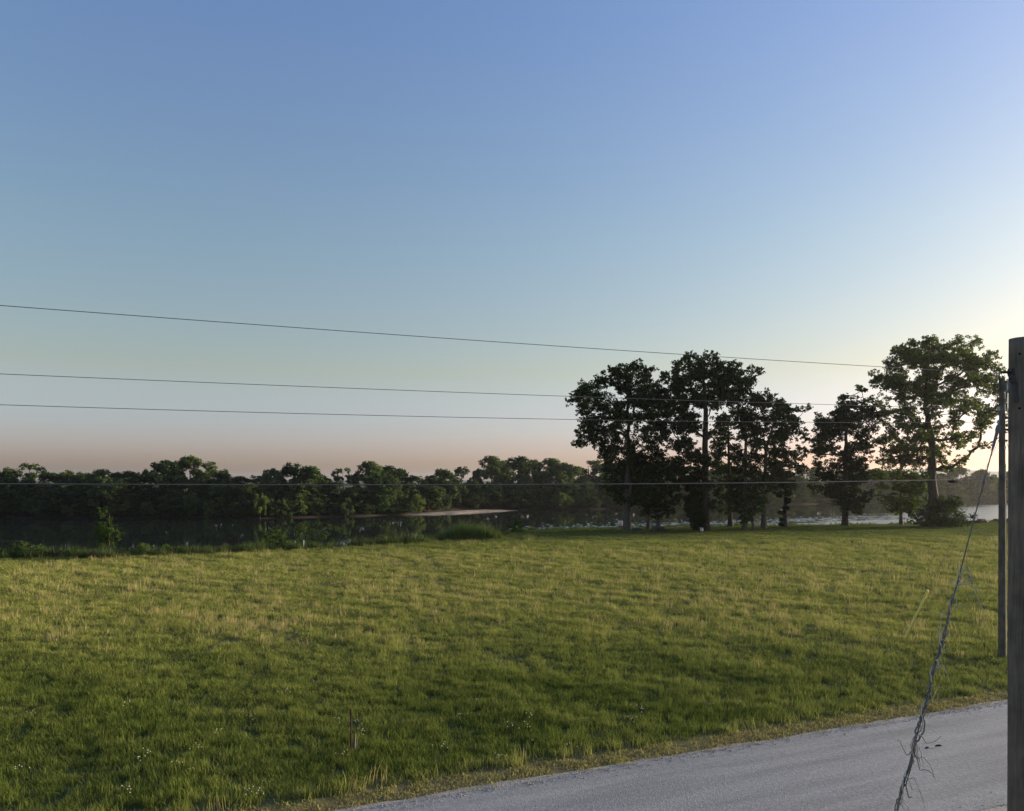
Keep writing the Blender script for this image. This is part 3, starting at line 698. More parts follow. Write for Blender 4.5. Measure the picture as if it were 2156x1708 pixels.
def blades(name, pts, h, w, rng, lean=.35, per=1, seg=3, tint=None, curve=.5):
    """grass blades rising from pts (x, y, z)"""
    n = len(pts); hh = np.broadcast_to(h, (n,)) * rng.uniform(.6, 1.15, n); ww = np.broadcast_to(w, (n,)) * rng.uniform(.7, 1.3, n)
    a = rng.uniform(0, 6.28, n); ln = rng.uniform(.05, 1, n) * lean
    side = np.stack([-np.sin(a), np.cos(a), 0 * a], 1); out = np.stack([np.cos(a), np.sin(a), 0 * a], 1)
    tw = rng.uniform(-1, 1, n)[:, None]; side = side * np.cos(tw) + out * np.sin(tw)
    rowsV = []
    for s in range(seg + 1):
        t = s / seg
        c = pts + out * (ln * hh * (t ** (1 + curve * 2)))[:, None]; c = c + np.stack([0 * a, 0 * a, hh * t * (1 - .25 * ln * t)], 1)
        if s < seg:
            k = (ww * .5 * (1 - t ** 1.6))[:, None]
            rowsV += [c - side * k, c + side * k]
        else: rowsV.append(c)
    m = 2 * seg + 1
    V = np.stack(rowsV, 1).reshape(-1, 3); b0 = (np.arange(n) * m)[:, None]
    F, Lt = [], []
    quads = np.concatenate([b0 + np.array([2 * s, 2 * s + 1, 2 * s + 3, 2 * s + 2]) for s in range(seg - 1)], 0)
    tris = b0 + np.array([2 * seg - 2, 2 * seg - 1, 2 * seg])
    flat = np.concatenate([quads.ravel(), tris.ravel()]); lt = np.concatenate([np.full(len(quads), 4), np.full(len(tris), 3)])
    if tint is None: tint = np.clip(rng.normal(.5, .2, n), 0, 1)
    ht = np.tile(np.array([s / seg for s in range(seg) for _ in (0, 1)] + [1.0]), n)
    return mesh_np(name, V, flat, lt, {'tint': np.repeat(tint, m), 'up': ht})

def grass_mat(name, base, tip, drycol, inst=True, trans=.3):
    m, ns, L = mat_new(name)
    out = N(ns, 'ShaderNodeOutputMaterial')
    at = N(ns, 'ShaderNodeAttribute', attribute_name='tint'); up = N(ns, 'ShaderNodeAttribute', attribute_name='up')
    dr = N(ns, 'ShaderNodeAttribute', attribute_name='dry'); dr.attribute_type = 'INSTANCER' if inst else 'GEOMETRY'
    g = ramp(ns, [(0, base), (1, tip)]); L.new(at.outputs['Fac'], g.inputs['Fac'])
    d2 = ramp(ns, [(0, drycol[0]), (1, drycol[1])]); L.new(at.outputs['Fac'], d2.inputs['Fac'])
    mx = N(ns, 'ShaderNodeMix', data_type='RGBA'); L.new(dr.outputs['Fac'], mx.inputs[0]); L.new(g.outputs['Color'], mx.inputs[6]); L.new(d2.outputs['Color'], mx.inputs[7])
    d3 = ramp(ns, [(0, TAN[0]), (1, TAN[1])]); L.new(at.outputs['Fac'], d3.inputs['Fac'])                              # dry beyond 1 bleaches to straw
    sb = N(ns, 'ShaderNodeMath', operation='SUBTRACT', use_clamp=True); sb.inputs[1].default_value = 1.0; L.new(dr.outputs['Fac'], sb.inputs[0])
    mt = N(ns, 'ShaderNodeMix', data_type='RGBA'); L.new(sb.outputs[0], mt.inputs[0]); L.new(mx.outputs[2], mt.inputs[6]); L.new(d3.outputs['Color'], mt.inputs[7])
    mx = mt
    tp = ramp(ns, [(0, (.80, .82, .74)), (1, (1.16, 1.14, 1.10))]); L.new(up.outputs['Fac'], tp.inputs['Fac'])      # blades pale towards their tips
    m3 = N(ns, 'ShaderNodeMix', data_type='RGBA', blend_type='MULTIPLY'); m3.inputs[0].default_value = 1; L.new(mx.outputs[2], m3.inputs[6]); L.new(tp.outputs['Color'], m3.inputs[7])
    d = N(ns, 'ShaderNodeBsdfDiffuse'); t = N(ns, 'ShaderNodeBsdfTranslucent'); L.new(m3.outputs[2], d.inputs['Color']); L.new(m3.outputs[2], t.inputs['Color'])
    ms = N(ns, 'ShaderNodeMixShader'); ms.inputs[0].default_value = trans
    L.new(d.outputs[0], ms.inputs[1]); L.new(t.outputs[0], ms.inputs[2]); L.new(ms.outputs[0], out.inputs['Surface'])
    return m
GREEN0, GREEN1 = (.062, .092, .018), (.160, .200, .045)
DRY = ((.175, .192, .046), (.385, .395, .122))
TAN = ((.210, .180, .075), (.420, .360, .170))
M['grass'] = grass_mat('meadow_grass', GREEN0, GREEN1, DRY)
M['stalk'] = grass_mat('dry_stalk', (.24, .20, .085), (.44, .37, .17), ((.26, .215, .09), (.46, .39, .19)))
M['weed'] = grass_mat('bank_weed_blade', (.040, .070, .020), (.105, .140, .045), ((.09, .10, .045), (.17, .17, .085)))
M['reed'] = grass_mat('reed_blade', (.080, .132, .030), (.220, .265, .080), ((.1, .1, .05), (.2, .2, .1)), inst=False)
M['clover'] = simple('clover_head', (.42, .41, .36), .9, spec=.1)

# tall reed clump: a thing of its own
def reeds(pxx, D, hw, hd, H_, n, label, seed, nst):
    rng = np.random.default_rng(seed)
    cx0 = (pxx / 1.34879 - CX) / FOC * D
    u = rng.uniform(-1, 1, n); v = rng.uniform(-1, 1, n); ok = u * u + v * v < 1; u, v = u[ok], v[ok]
    x = u * hw; y = v * hd
    org = np.array([cx0, D, float(ground_z(cx0, D)) - .05])
    pts = np.stack([x, y, ground_z(x + cx0, y + D) - org[2] - .05], 1)
    hh = H_ * (1 - .55 * np.abs(u) ** 2.0) * (1 + .12 * np.sin(u * 9 + seed)) * rng.uniform(.6, 1.08, len(u))
    root = empty('reed_clump', org, label, 'reeds')
    link('blades', blades('blades', pts, hh, .06, rng, .75, seg=4), M['reed'], root)
    k = rng.choice(len(u), nst, False)
    mb = MB()
    for i in k:
        p = pts[i]; q = p + np.array([rng.normal(0, .15), rng.normal(0, .15), hh[i] * 1.15])
        mb.tube(wiggle(p, q, 4, .02, rng), [.006, .005, .014, .004], 4, cap=False)
    mb.build('seed_stalks', M['stalk_plain'], root)
M['stalk_plain'] = simple('pale_stalk', (.12, .12, .05), .9, noise=(3, (.22, .19, .09)), spec=.1)
reeds(1335, 76.8, 3.1, 1.2, 1.9, 4200, 'tall dense clump of green reeds with feathery tops on the river bank', 41, 45)
reeds(1165, 72.6, 2.0, .9, 1.05, 1500, 'shorter loose clump of reeds beside the tall dense one', 42, 25)
reeds(1088, 70.6, 1.2, .7, .95, 700, 'small pale clump of reeds at the open end of the reed row', 43, 14)

# ------------------------------------------------------------------ grass: one stuff object scattered with geometry nodes
def tuft(seed, n, rad, h, w, lean, seg=3, kind='green'):
    rng = np.random.default_rng(seed)
    r = rad * rng.uniform(0, 1, n) ** .6; a = rng.uniform(0, 6.28, n)
    pts = np.stack([r * np.cos(a), r * np.sin(a), np.full(n, -.02)], 1)
    me = blades('tuft', pts, h, w, rng, lean, seg=seg)
    return me
def src(name, me, mat):
    me.materials.append(mat); return bpy.data.objects.new(name, me)       # source shapes, never linked to the scene
def flower_mesh(seed):
    rng = np.random.default_rng(seed); mb = MB()
    for i in range(5):
        p = np.array([rng.normal(0, .12), rng.normal(0, .12), 0]); h = rng.uniform(.14, .24)
        mb.lathe(p + [0, 0, h - .008], [(.003, 0), (.011, .006), (.010, .014), (.002, .018)], 5)
    me = mesh_np('clover_tuft', np.concatenate(mb.V), [i for f in mb.F for i in f], [len(f) for f in mb.F])
    return me

def scatter(name, label, cat, pts, rot, scl, idx, dry, sources):
    me = bpy.data.meshes.new(name); me.vertices.add(len(pts)); me.vertices.foreach_set('co', np.asarray(pts, np.float32).ravel())
    for nm, ty, val in (('rot', 'FLOAT_VECTOR', rot), ('scl', 'FLOAT_VECTOR', scl)):
        me.attributes.new(nm, ty, 'POINT').data.foreach_set('vector', np.asarray(val, np.float32).ravel())
    me.attributes.new('idx', 'INT', 'POINT').data.foreach_set('value', np.asarray(idx, np.int32))
    me.attributes.new('dry', 'FLOAT', 'POINT').data.foreach_set('value', np.asarray(dry, np.float32))
    o = link(name, me); tag(o, label, cat, None, 'stuff')
    ng = bpy.data.node_groups.new(name + '_scatter', 'GeometryNodeTree')
    ng.interface.new_socket('Geometry', in_out='INPUT', socket_type='NodeSocketGeometry'); ng.interface.new_socket('Geometry', in_out='OUTPUT', socket_type='NodeSocketGeometry')
    nd, lk = ng.nodes, ng.links
    gi, go = nd.new('NodeGroupInput'), nd.new('NodeGroupOutput')
    m2p = nd.new('GeometryNodeMeshToPoints'); lk.new(gi.outputs[0], m2p.inputs[0])
    g2i = nd.new('GeometryNodeGeometryToInstance')
    for s in reversed(sources):
        oi = nd.new('GeometryNodeObjectInfo'); oi.inputs['Object'].default_value = s; oi.inputs['As Instance'].default_value = False
        lk.new(oi.outputs['Geometry'], g2i.inputs[0])
    iop = nd.new('GeometryNodeInstanceOnPoints'); iop.inputs['Pick Instance'].default_value = True
    lk.new(m2p.outputs[0], iop.inputs['Points']); lk.new(g2i.outputs[0], iop.inputs['Instance'])
    def at(nm, ty):
        a = nd.new('GeometryNodeInputNamedAttribute'); a.data_type = ty; a.inputs[0].default_value = nm; return a.outputs[0]
    lk.new(at('idx', 'INT'), iop.inputs['Instance Index'])
    e2r = nd.new('FunctionNodeEulerToRotation'); lk.new(at('rot', 'FLOAT_VECTOR'), e2r.inputs[0]); lk.new(e2r.outputs[0], iop.inputs['Rotation'])
    lk.new(at('scl', 'FLOAT_VECTOR'), iop.inputs['Scale'])
    lk.new(iop.outputs[0], go.inputs[0])
    md = o.modifiers.new('scatter', 'NODES'); md.node_group = ng
    return o

def meadow():
    rng = np.random.default_rng(51)
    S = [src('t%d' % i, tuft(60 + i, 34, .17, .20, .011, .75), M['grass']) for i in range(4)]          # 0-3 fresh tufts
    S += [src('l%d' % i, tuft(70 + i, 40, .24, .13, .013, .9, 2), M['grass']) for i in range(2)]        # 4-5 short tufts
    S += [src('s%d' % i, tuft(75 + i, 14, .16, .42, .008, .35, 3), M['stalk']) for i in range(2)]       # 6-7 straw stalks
    S += [src('c0', flower_mesh(80), M['clover'])]                                                      # 8 clover heads
    XY = []
    def zone(d0, d1, dens, margin):
        A = (d1 - d0) * (1.30 * d1 + 2 * margin); n = int(A * dens)
        y = rng.uniform(d0, d1, n); x = rng.uniform(-.65 * d1 - margin, .65 * d1 + margin, n)
        k = np.abs(x) < .65 * y + margin; return x[k], y[k]
    out = []
    for d0, d1, dens, mg, grow in ((6.5, 24, 34, 8, 1.0), (24, 40, 20, 10, 1.2), (40, 62, 11, 12, 1.5), (62, 112, 6, 14, 1.9)):
        x, y = zone(d0, d1, dens, mg); out.append((x, y, np.full(len(x), grow)))
    x, y, g = [np.concatenate(v) for v in zip(*out)]
    s = road_s(x, y)
    keep = ((s > .12 + .10 * fnoise(x, y, 2, 90)) | (s < -ROADW - 1.2 - .35 * fnoise(x, y, 3, 91))) & (y < edge(x) + 3.5)
    x, y, g, s = x[keep], y[keep], g[keep], s[keep]
    n = len(x); dr = dry_and_bright(x, y)
    nn = fnoise(x, y, 3.2, 92); n3 = fnoise(x, y, 9, 93)
    u = rng.uniform(0, 1, n)
    idx = rng.integers(0, 4, n)
    verge = (np.abs(s - .35) < .55) | ((s < -ROADW) & (s > -ROADW - 2.5))
    lawn = (y > edge(x) - 24) & (x > 2) & (y > 74)
    idx = np.where(verge | lawn, rng.integers(4, 6, n), idx)
    idx = np.where(~verge & ~lawn & (u < np.clip(dr - .45, 0, 1) * .22 * (1 + .8 * nn)), rng.integers(6, 8, n), idx)
    near = (y < 21)
    idx = np.where(near & ~verge & (u > .994 - .006 * (nn > .2)), 8, idx)
    hs = np.where(idx >= 6, 1.0, (1 + .38 * nn + .22 * n3)) * rng.uniform(.75, 1.2, n)
    rowh = np.sin((x * .60 + y * .80) * 3.3 + 2.4 * fnoise(x, y, 11, 23)) * smooth(24, 34, y) * (1 - smooth(60, 74, y)) * np.clip(.35 + .9 * fnoise(x, y, 21, 24), 0, 1)
    hs = hs * (1 + .28 * rowh)
    hs = np.where(verge, .55 * rng.uniform(.6, 1.1, n), hs)
    hs = np.where(lawn, .7 * rng.uniform(.6, 1.1, n), hs)
    w_ = g * rng.uniform(.85, 1.25, n)
    scl = np.stack([w_, w_, hs * g ** .25], 1)
    scl[idx == 8] = rng.uniform(.8, 1.2, (int((idx == 8).sum()), 1))
    rot = np.stack([rng.normal(0, .10, n), rng.normal(0, .10, n), rng.uniform(0, 6.28, n)], 1)
    dd = np.clip(dr + rng.normal(0, .14, n), 0, 2)
    pts = np.stack([x, y, ground_z(x, y)], 1)
    scatter('meadow_grass', 'rough green meadow grass with straw-coloured patches covering the field', 'grass', pts, rot, scl, idx, dd, S)
    # taller weeds along the crest of the bank
    W = [src('w%d' % i, tuft(85 + i, 46, .35, .85, .028, .55), M['weed']) for i in range(3)]
    n = 2600; x = rng.uniform(-48, 75, n)
    y = edge(x) + rng.uniform(-.6, 4.2, n); lev = np.where(x < -1, 1.0, np.where(x < 8, .55, .42))
    k = rng.uniform(0, 1, n) < np.where(x < 3, .9, .45); x, y, lev = x[k], y[k], lev[k]; n = len(x)
    sc = lev * (1 + .45 * fnoise(x, y, 4, 95)) * rng.uniform(.6, 1.15, n)
    scl = np.stack([sc * 1.1, sc * 1.1, sc], 1); rot = np.stack([rng.normal(0, .12, n), rng.normal(0, .12, n), rng.uniform(0, 6.28, n)], 1)
    scatter('bank_weeds', 'tall tangled weeds along the crest of the river bank', 'weeds', np.stack([x, y, ground_z(x, y)], 1), rot, scl, rng.integers(0, 3, n), np.clip(.18 + .2 * fnoise(x, y, 5, 96), 0, 1), W)
meadow()

def loose_gravel():
    rng = np.random.default_rng(61); n = 5200
    t = rng.uniform(-14, 34, n); far = rng.uniform(0, 1, n) < .62
    sd = np.where(far, rng.normal(-.05, .16, n), -ROADW - .25 + rng.normal(0, .5, n))
    x = R0[0] + t * RD[0] + sd * RN[0]; y = R0[1] + t * RD[1] + sd * RN[1]
    me_ = [rock_mesh(300 + i, (.5, .4, .5)) for i in range(3)]
    G = [src('g%d' % i, m_, M['chip']) for i, m_ in enumerate(me_)]
    sc = rng.uniform(.012, .036, n); scl = np.stack([sc, sc, sc], 1)
    rot = np.stack([rng.normal(0, .4, n), rng.normal(0, .4, n), rng.uniform(0, 6.28, n)], 1)
    scatter('loose_gravel', 'loose pale gravel chips scattered along both edges of the road', 'gravel', np.stack([x, y, np.full(n, .026)], 1), rot, scl, rng.integers(0, 3, n), np.zeros(n), G)
M['chip'] = simple('limestone_chip', (.17, .155, .135), .9, noise=(2, (.34, .31, .27)), spec=.15)
# floating leaves on the river off the grove
def pads():
    rng = np.random.default_rng(99); n = 2200
    x = rng.uniform(-4, 120, n); e = edge(x)
    y = CAMZ * 0 + e * (CAMZ - WATER) / CAMZ + rng.exponential(5.0, n) - 1
    V, F = [], []
    r = rng.uniform(.18, .5, n); k = 7; th = np.linspace(.3, 2 * np.pi - .1, k)
    tx, ty = rng.normal(0, .10, n), rng.normal(0, .10, n)
    ring = np.stack([np.cos(th), np.sin(th)], 1)
    vx = x[:, None] + r[:, None] * ring[:, 0]; vy = y[:, None] + r[:, None] * ring[:, 1]
    vz = WATER + .05 + r[:, None] * .5 * .12 + tx[:, None] * r[:, None] * ring[:, 0] + ty[:, None] * r[:, None] * ring[:, 1]
    V = np.stack([vx, vy, vz], -1).reshape(-1, 3)
    m = simple('lily_pad', (.05, .085, .025), .30, noise=(.4, (.09, .12, .04)), spec=.6)
    o = link('water_lilies', mesh_np('water_lilies', V, np.arange(n * k), np.full(n, k)), m)
    tag(o, 'floating water lily leaves on the river off the grove', 'water lilies', None, 'stuff')
pads()

# ------------------------------------------------------------------ poles, wires and hardware
def wood_mat(name, c0, c1, c2):
    m, ns, L = mat_new(name)
    out = N(ns, 'ShaderNodeOutputMaterial'); b = N(ns, 'ShaderNodeBsdfPrincipled'); b.inputs['Roughness'].default_value = .9; b.inputs['Specular IOR Level'].default_value = .15
    L.new(b.outputs[0], out.inputs['Surface'])
    tc = N(ns, 'ShaderNodeTexCoord'); mp = N(ns, 'ShaderNodeMapping'); mp.inputs['Scale'].default_value = (1, 1, .035); L.new(tc.outputs['Object'], mp.inputs['Vector'])
    n1 = N(ns, 'ShaderNodeTexNoise', i_Scale=60.0, i_Detail=7.0, i_Roughness=.7); L.new(mp.outputs[0], n1.inputs['Vector'])
    n2 = N(ns, 'ShaderNodeTexNoise', i_Scale=3.0, i_Detail=4.0); L.new(tc.outputs['Object'], n2.inputs['Vector'])
    r1 = ramp(ns, [(.25, c0), (.5, c1), (.78, c2)]); L.new(n1.outputs['Fac'], r1.inputs['Fac'])
    r2 = ramp(ns, [(.3, (.65, .65, .65)), (.7, (1.25, 1.22, 1.18))]); L.new(n2.outputs['Fac'], r2.inputs['Fac'])
    mx = N(ns, 'ShaderNodeMix', data_type='RGBA', blend_type='MULTIPLY'); mx.inputs[0].default_value = 1
    L.new(r1.outputs['Color'], mx.inputs[6]); L.new(r2.outputs['Color'], mx.inputs[7]); L.new(mx.outputs[2], b.inputs['Base Color'])
    bp = N(ns, 'ShaderNodeBump', i_Strength=.8, i_Distance=.008); L.new(n1.outputs['Fac'], bp.inputs['Height']); L.new(bp.outputs[0], b.inputs['Normal'])
    return m
M['pole_wood'] = wood_mat('weathered_pole_wood', (.072, .055, .041), (.175, .137, .104), (.280, .225, .175))
M['far_pole_wood'] = wood_mat('grey_pole_wood', (.05, .044, .035), (.115, .100, .078), (.20, .175, .135))
M['steel'] = simple('galvanised_steel', (.22, .22, .23), .5, .6, noise=(12, (.34, .34, .35)))
M['dark_steel'] = simple('dark_iron', (.05, .045, .05), .6, .5, noise=(14, (.10, .085, .085)))
M['rust'] = simple('rusty_iron', (.030, .022, .018), .8, .2, noise=(9, (.085, .045, .028)), spec=.2)
M['cable'] = simple('weathered_cable', (.10, .10, .11), .5, .1)
M['strand'] = simple('galvanised_messenger_strand', (.085, .085, .09), .45, .3)
M['black'] = simple('black_plastic', (.008, .008, .009), .8, spec=.1)
M['tank'] = simple('grey_enamel', (.30, .33, .36), .4, 0, noise=(5, (.38, .41, .44)))
M['porcelain'] = simple('grey_porcelain', (.42, .38, .36), .25, spec=.5)
M['white_pvc'] = simple('white_plastic', (.72, .72, .70), .5)
M['yellow'] = simple('yellow_plastic', (.85, .70, .14), .5, noise=(4, (.88, .78, .28)))
M['polymer'] = simple('grey_polymer', (.15, .15, .155), .6)
M['vine'] = simple('dead_vine_bark', (.15, .125, .10), .9, noise=(15, (.30, .26, .21)), spec=.1)
M['vine_pale'] = simple('bleached_vine', (.48, .41, .31), .9, noise=(20, (.68, .60, .48)), spec=.1)

def wobbly_pole(name, prof, k, mat, parent, seed, amp):
    """round pole with shallow checks and flats"""
    rng = np.random.default_rng(seed); zs = np.linspace(prof[0][1], prof[-1][1], 60)
    rr = np.interp(zs, [p[1] for p in prof], [p[0] for p in prof]); th = np.linspace(0, 2 * np.pi, k, endpoint=False)
    ph = rng.uniform(0, 6.28, 6)
    V = []
    for z, r in zip(zs, rr):
        f = 1 + amp * (np.sin(3 * th + ph[0] + z * .3) * .4 + np.sin(7 * th + ph[1] + .2 * np.sin(z)) * .3 + np.sin(17 * th + ph[2] + .3 * np.sin(z * .8)) * .3)
        V.append(np.stack([r * f * np.cos(th), r * f * np.sin(th), np.full(k, z)], 1))
    V.append(np.stack([rr[-1] * .90 * np.cos(th), rr[-1] * .90 * np.sin(th), np.full(k, zs[-1] + .018) + .03 * np.cos(th)], 1))
    V = np.concatenate(V); n = 61
    F = [[i * k + j, i * k + (j + 1) % k, (i + 1) * k + (j + 1) % k, (i + 1) * k + j] for i in range(n - 1) for j in range(k)]
    F += [list(range(k))[::-1], [(n - 1) * k + j for j in range(k)]]
    return link(name, mesh_np(name, V, [a for f in F for a in f], [len(f) for f in F], smooth=False), mat, parent)

# near pole at the right edge
ND = 9.0
NR = .145
NX = (2127.5 - CX) / FOC * (ND) + NR * 1.0
ntop = CAMZ - (713 - HOR) / FOC * ND
np_ = empty('utility_pole', (NX, ND, 0), 'thick weathered wooden pole with iron bolt and guy hook near its top', 'utility pole')
wobbly_pole('shaft', [(NR + .012, -.3), (NR, ntop - .4), (NR - .003, ntop)], 40, M['pole_wood'], np_, 3, .022)
def nloc(x, y, dx=0.0, d=ND):            # photo pixel (2908 wide) -> local to near pole
    p = px(x / 1.34879, y / 1.34879, d); return p - np.array([NX, ND, 0]) + np.array([0, 0, 0])
zb = nloc(2841, 1058)[2]
mb = MB(); mb.lathe((-NR - .125, -.02, zb), [(.004, 0), (.015, .006), (.015, .13), (.015, .2)], 12, (1, 0, 0)); mb.build('through_bolt', M['dark_steel'], np_)
mb = MB(); mb.box((-NR - .010, -.02, zb), (.018, .085, .085)); mb.lathe((-NR - .04, -.02, zb), [(.026, 0), (.026, .025)], 6, (1, 0, 0)); mb.build('square_washer', M['dark_steel'], np_)
zh = nloc(2872, 1080)[2]
mb = MB(); mb.box((-NR - .008, -.05, zh), (.035, .06, .07)); mb.tube([(-NR - .01, -.05, zh + .02), (-NR - .045, -.06, zh + .005), (-NR - .035, -.06, zh - .03), (-NR + .0, -.06, zh - .035)], .009, 8); mb.build('guy_hook', M['dark_steel'], np_)
zp = nloc(2872, 1112)[2]
mb = MB(); mb.box((-NR + .012, -.075, zp), (.045, .03, .17)); mb.box((-NR + .016, -.08, zp - .1), (.058, .04, .05)); mb.build('strain_plate', M['dark_steel'], np_)
for (hx, hz, r) in ((2876.5, 1009, .011), (2877, 1162, .013)):
    ang = math.acos(max(-1, min(1, (hx / 1.34879 - CX) / FOC * ND / 1 - NX)) / NR) if False else None
    lx = -NR * .74; ly = -NR * .70
    mb = MB(); mb.lathe((lx * .96, ly * .96, nloc(hx, hz)[2]), [(r, 0), (r, .008), (r * .6, .009)], 12, (-.72, -.70, 0)); mb.build('bolt_hole_disc', M['black'], np_)  # black disc colours in the shade of an open hole
for (kz, kx, s_) in ((1.0, -.2, 1), (2.6, .35, .8), (3.9, -.1, .9), (4.6, .3, .7)):
    lx = NR * kx; ly = -math.sqrt(NR * NR - lx * lx) * 1.03
    mb = MB(); mb.lathe((lx, ly + .012, kz), [(.030 * s_, 0), (.026 * s_, .010), (.012 * s_, .014)], 10, (kx, -1, 0)); mb.build('knot', M['bark_dark'], np_)

# guy wire of the near pole, straight to an anchor in the verge
GA = np.array([NX - NR - .04, ND - .06, zh - .03])
gd = 8.25; gy = HOR + FOC * CAMZ / gd
ax_, ay_ = 2872 / 1.34879, 1092 / 1.34879
gx = ax_ - .262 * (gy - ay_)
GB = np.array([(gx - CX) / FOC * gd, gd, 0.12])
def gp(t): return GA * (1 - t) + GB * t
gw = empty('guy_wire', GB - [0, 0, .12], 'slanting steel guy wire of the thick pole, crossing the road view', 'guy wire')
def loc(p, o): return np.asarray(p) - np.array(o.location)
gd_ = (GB - GA) / np.linalg.norm(GB - GA); GL = np.linalg.norm(GB - GA)
mb = MB(); mb.tube([loc(gp(.115), gw), loc(GB, gw)], .0065, 6); mb.build('strand', M['cable'], gw)
mb = MB(); mb.tube([loc(GA, gw), loc(gp(.078), gw)], .006, 8); mb.build('insulator_rod', M['polymer'], gw)
mb = MB(); mb.tube_axis(np.array([loc(gp(t), gw) for t in (.070, .074, .080, .084, .108, .116)]), [.010, .024, .026, .018, .014, .008], gd_, 14); mb.build('end_fitting', M['polymer'], gw)
mb = MB(); mb.tube([(0, 0, -.15), (0, 0, .13)], .012, 8); mb.tube([(0.03 * math.cos(a), 0, .13 + .03 * math.sin(a)) for a in np.linspace(0, 6.28, 12)], .007, 6); mb.build('anchor_eye', M['rust'], gw)

# dead vine climbing the guy wire
def vine():
    rng = np.random.default_rng(71)
    root = empty('dead_vine', GB - [0, 0, .12], 'dead leafless vine twined up the slanting guy wire', 'vine')
    ex = np.array([1.0, 0, 0]); ey = np.cross(gd_, ex); ey /= np.linalg.norm(ey); ex = np.cross(ey, gd_)
    t0 = 0.30
    n = 150; tt = np.linspace(1.0, t0, n)
    def stem(nm, amp, turns, r0_, r1_, ta, tb, ph, mat, k=6):
        t = np.linspace(ta, tb, n); u = np.linspace(0, 1, n)
        a = amp * (1 - .5 * u) * (1 + .5 * np.sin(u * 23 + ph)) + .012
        P = np.array([gp(q) for q in t]) + (a * np.cos(turns * 6.28 * u + ph))[:, None] * ex + (a * np.sin(turns * 6.28 * u + ph))[:, None] * ey + rng.normal(0, .0035, (n, 3))
        mb = MB(); mb.tube(P - np.array(root.location), np.linspace(r0_, r1_, n) * rng.uniform(.8, 1.25, n), k); mb.build(nm, mat, root)
        return P
    P1 = stem('stem', .007, 7, .015, .006, 1.0, t0 + .02, 0.3, M['vine'])
    P2 = stem('stem', .012, 5, .008, .004, .90, .40, 2.4, M['vine'])
    P3 = stem('stem', .020, 9, .007, .004, .80, t0, 4.2, M['vine_pale'])
    def tendril(t, dirx, ln, droop, r=.004, mat='vine_pale', curl=.0):
        p = gp(t); m = 12; u = np.linspace(0, 1, m)
        ang = rng.uniform(-.5, .5)
        v = np.array([dirx, ang, 0.0])
        P = p + (u * ln)[:, None] * v + np.stack([0 * u, 0 * u, -droop * u ** 1.7 + .04 * np.sin(u * 7 + rng.uniform(0, 6))], 1) + rng.normal(0, .006, (m, 3)) * u[:, None]
        if curl: P = P + np.stack([curl * np.sin(u * 9), 0 * u, curl * np.cos(u * 9)], 1)
        mb = MB(); mb.tube(P - np.array(root.location), np.linspace(r, r * .4, m), 5); mb.build('tendril', M[mat], root)
    for y_, dx_, ln, dr in ((1610,1,.16,.10),(1625,1,.22,.22),(1640,1,.12,.06),(1655,-1,.08,.02),(1650,1,.30,.34),(1700,1,.10,.16),(1722,-1,.16,.28),(1730,-.6,.10,.22),(1790,1,.07,.09),(1800,-1,.08,-.04),(1830,1,.09,.08),(1850,-1,.12,-.16),(1880,.4,.10,.18),(1892,1,.2,.06),(1886,1,.12,.14),(1960,-1,.10,-.18),(1975,1,.2,-.05),(2010,-1,.04,.18),(2060,.5,.1,.12),(2110,.8,.08,.2),(2140,-1,.12,-.10),(2118,1,.16,.22),(2140,1,.26,.22),(2155,1,.24,.20),(2100,1,.24,-.02),(2200,1,.14,.22),(2215,1,.22,.32),(2235,.8,.10,.14),(2270,1,.10,.10),(2285,1,.16,.22),(2120,1,.07,.24)):
        t = (y_ / 1.34879 - ay_) / (gy - ay_)
        # the picture row is not linear in t along a wire that changes depth
        for _ in range(20):
            q = gp(t); yy = HOR - (q[2] - CAMZ) / q[1] * FOC; t += (y_ / 1.34879 - yy) / (gy - ay_)
        tendril(t, dx_, ln * rng.uniform(.8, 1.2), dr, rng.uniform(.0045, .0085), 'vine_pale' if rng.random() < .75 else 'vine', rng.choice([0, 0, .012, .02]))
    # side branch that leaves and rejoins the wire
    def tpix(y_):
        t = .5
        for _ in range(30):
            q = gp(t); yy = HOR - (q[2] - CAMZ) / q[1] * FOC; t += (y_ / 1.34879 - yy) / (gy - ay_)
        return t
    a, b = gp(tpix(2112)), gp(tpix(2030)); u = np.linspace(0, 1, 14)[:, None]
    P = a * (1 - u) + b * u + np.sin(np.pi * u) * np.array([.055, -.01, 0]) + rng.normal(0, .004, (14, 3))
    mb = MB(); mb.tube(P - np.array(root.location), np.linspace(.010, .007, 14), 6); mb.build('stem', M['vine'], root)
vine()

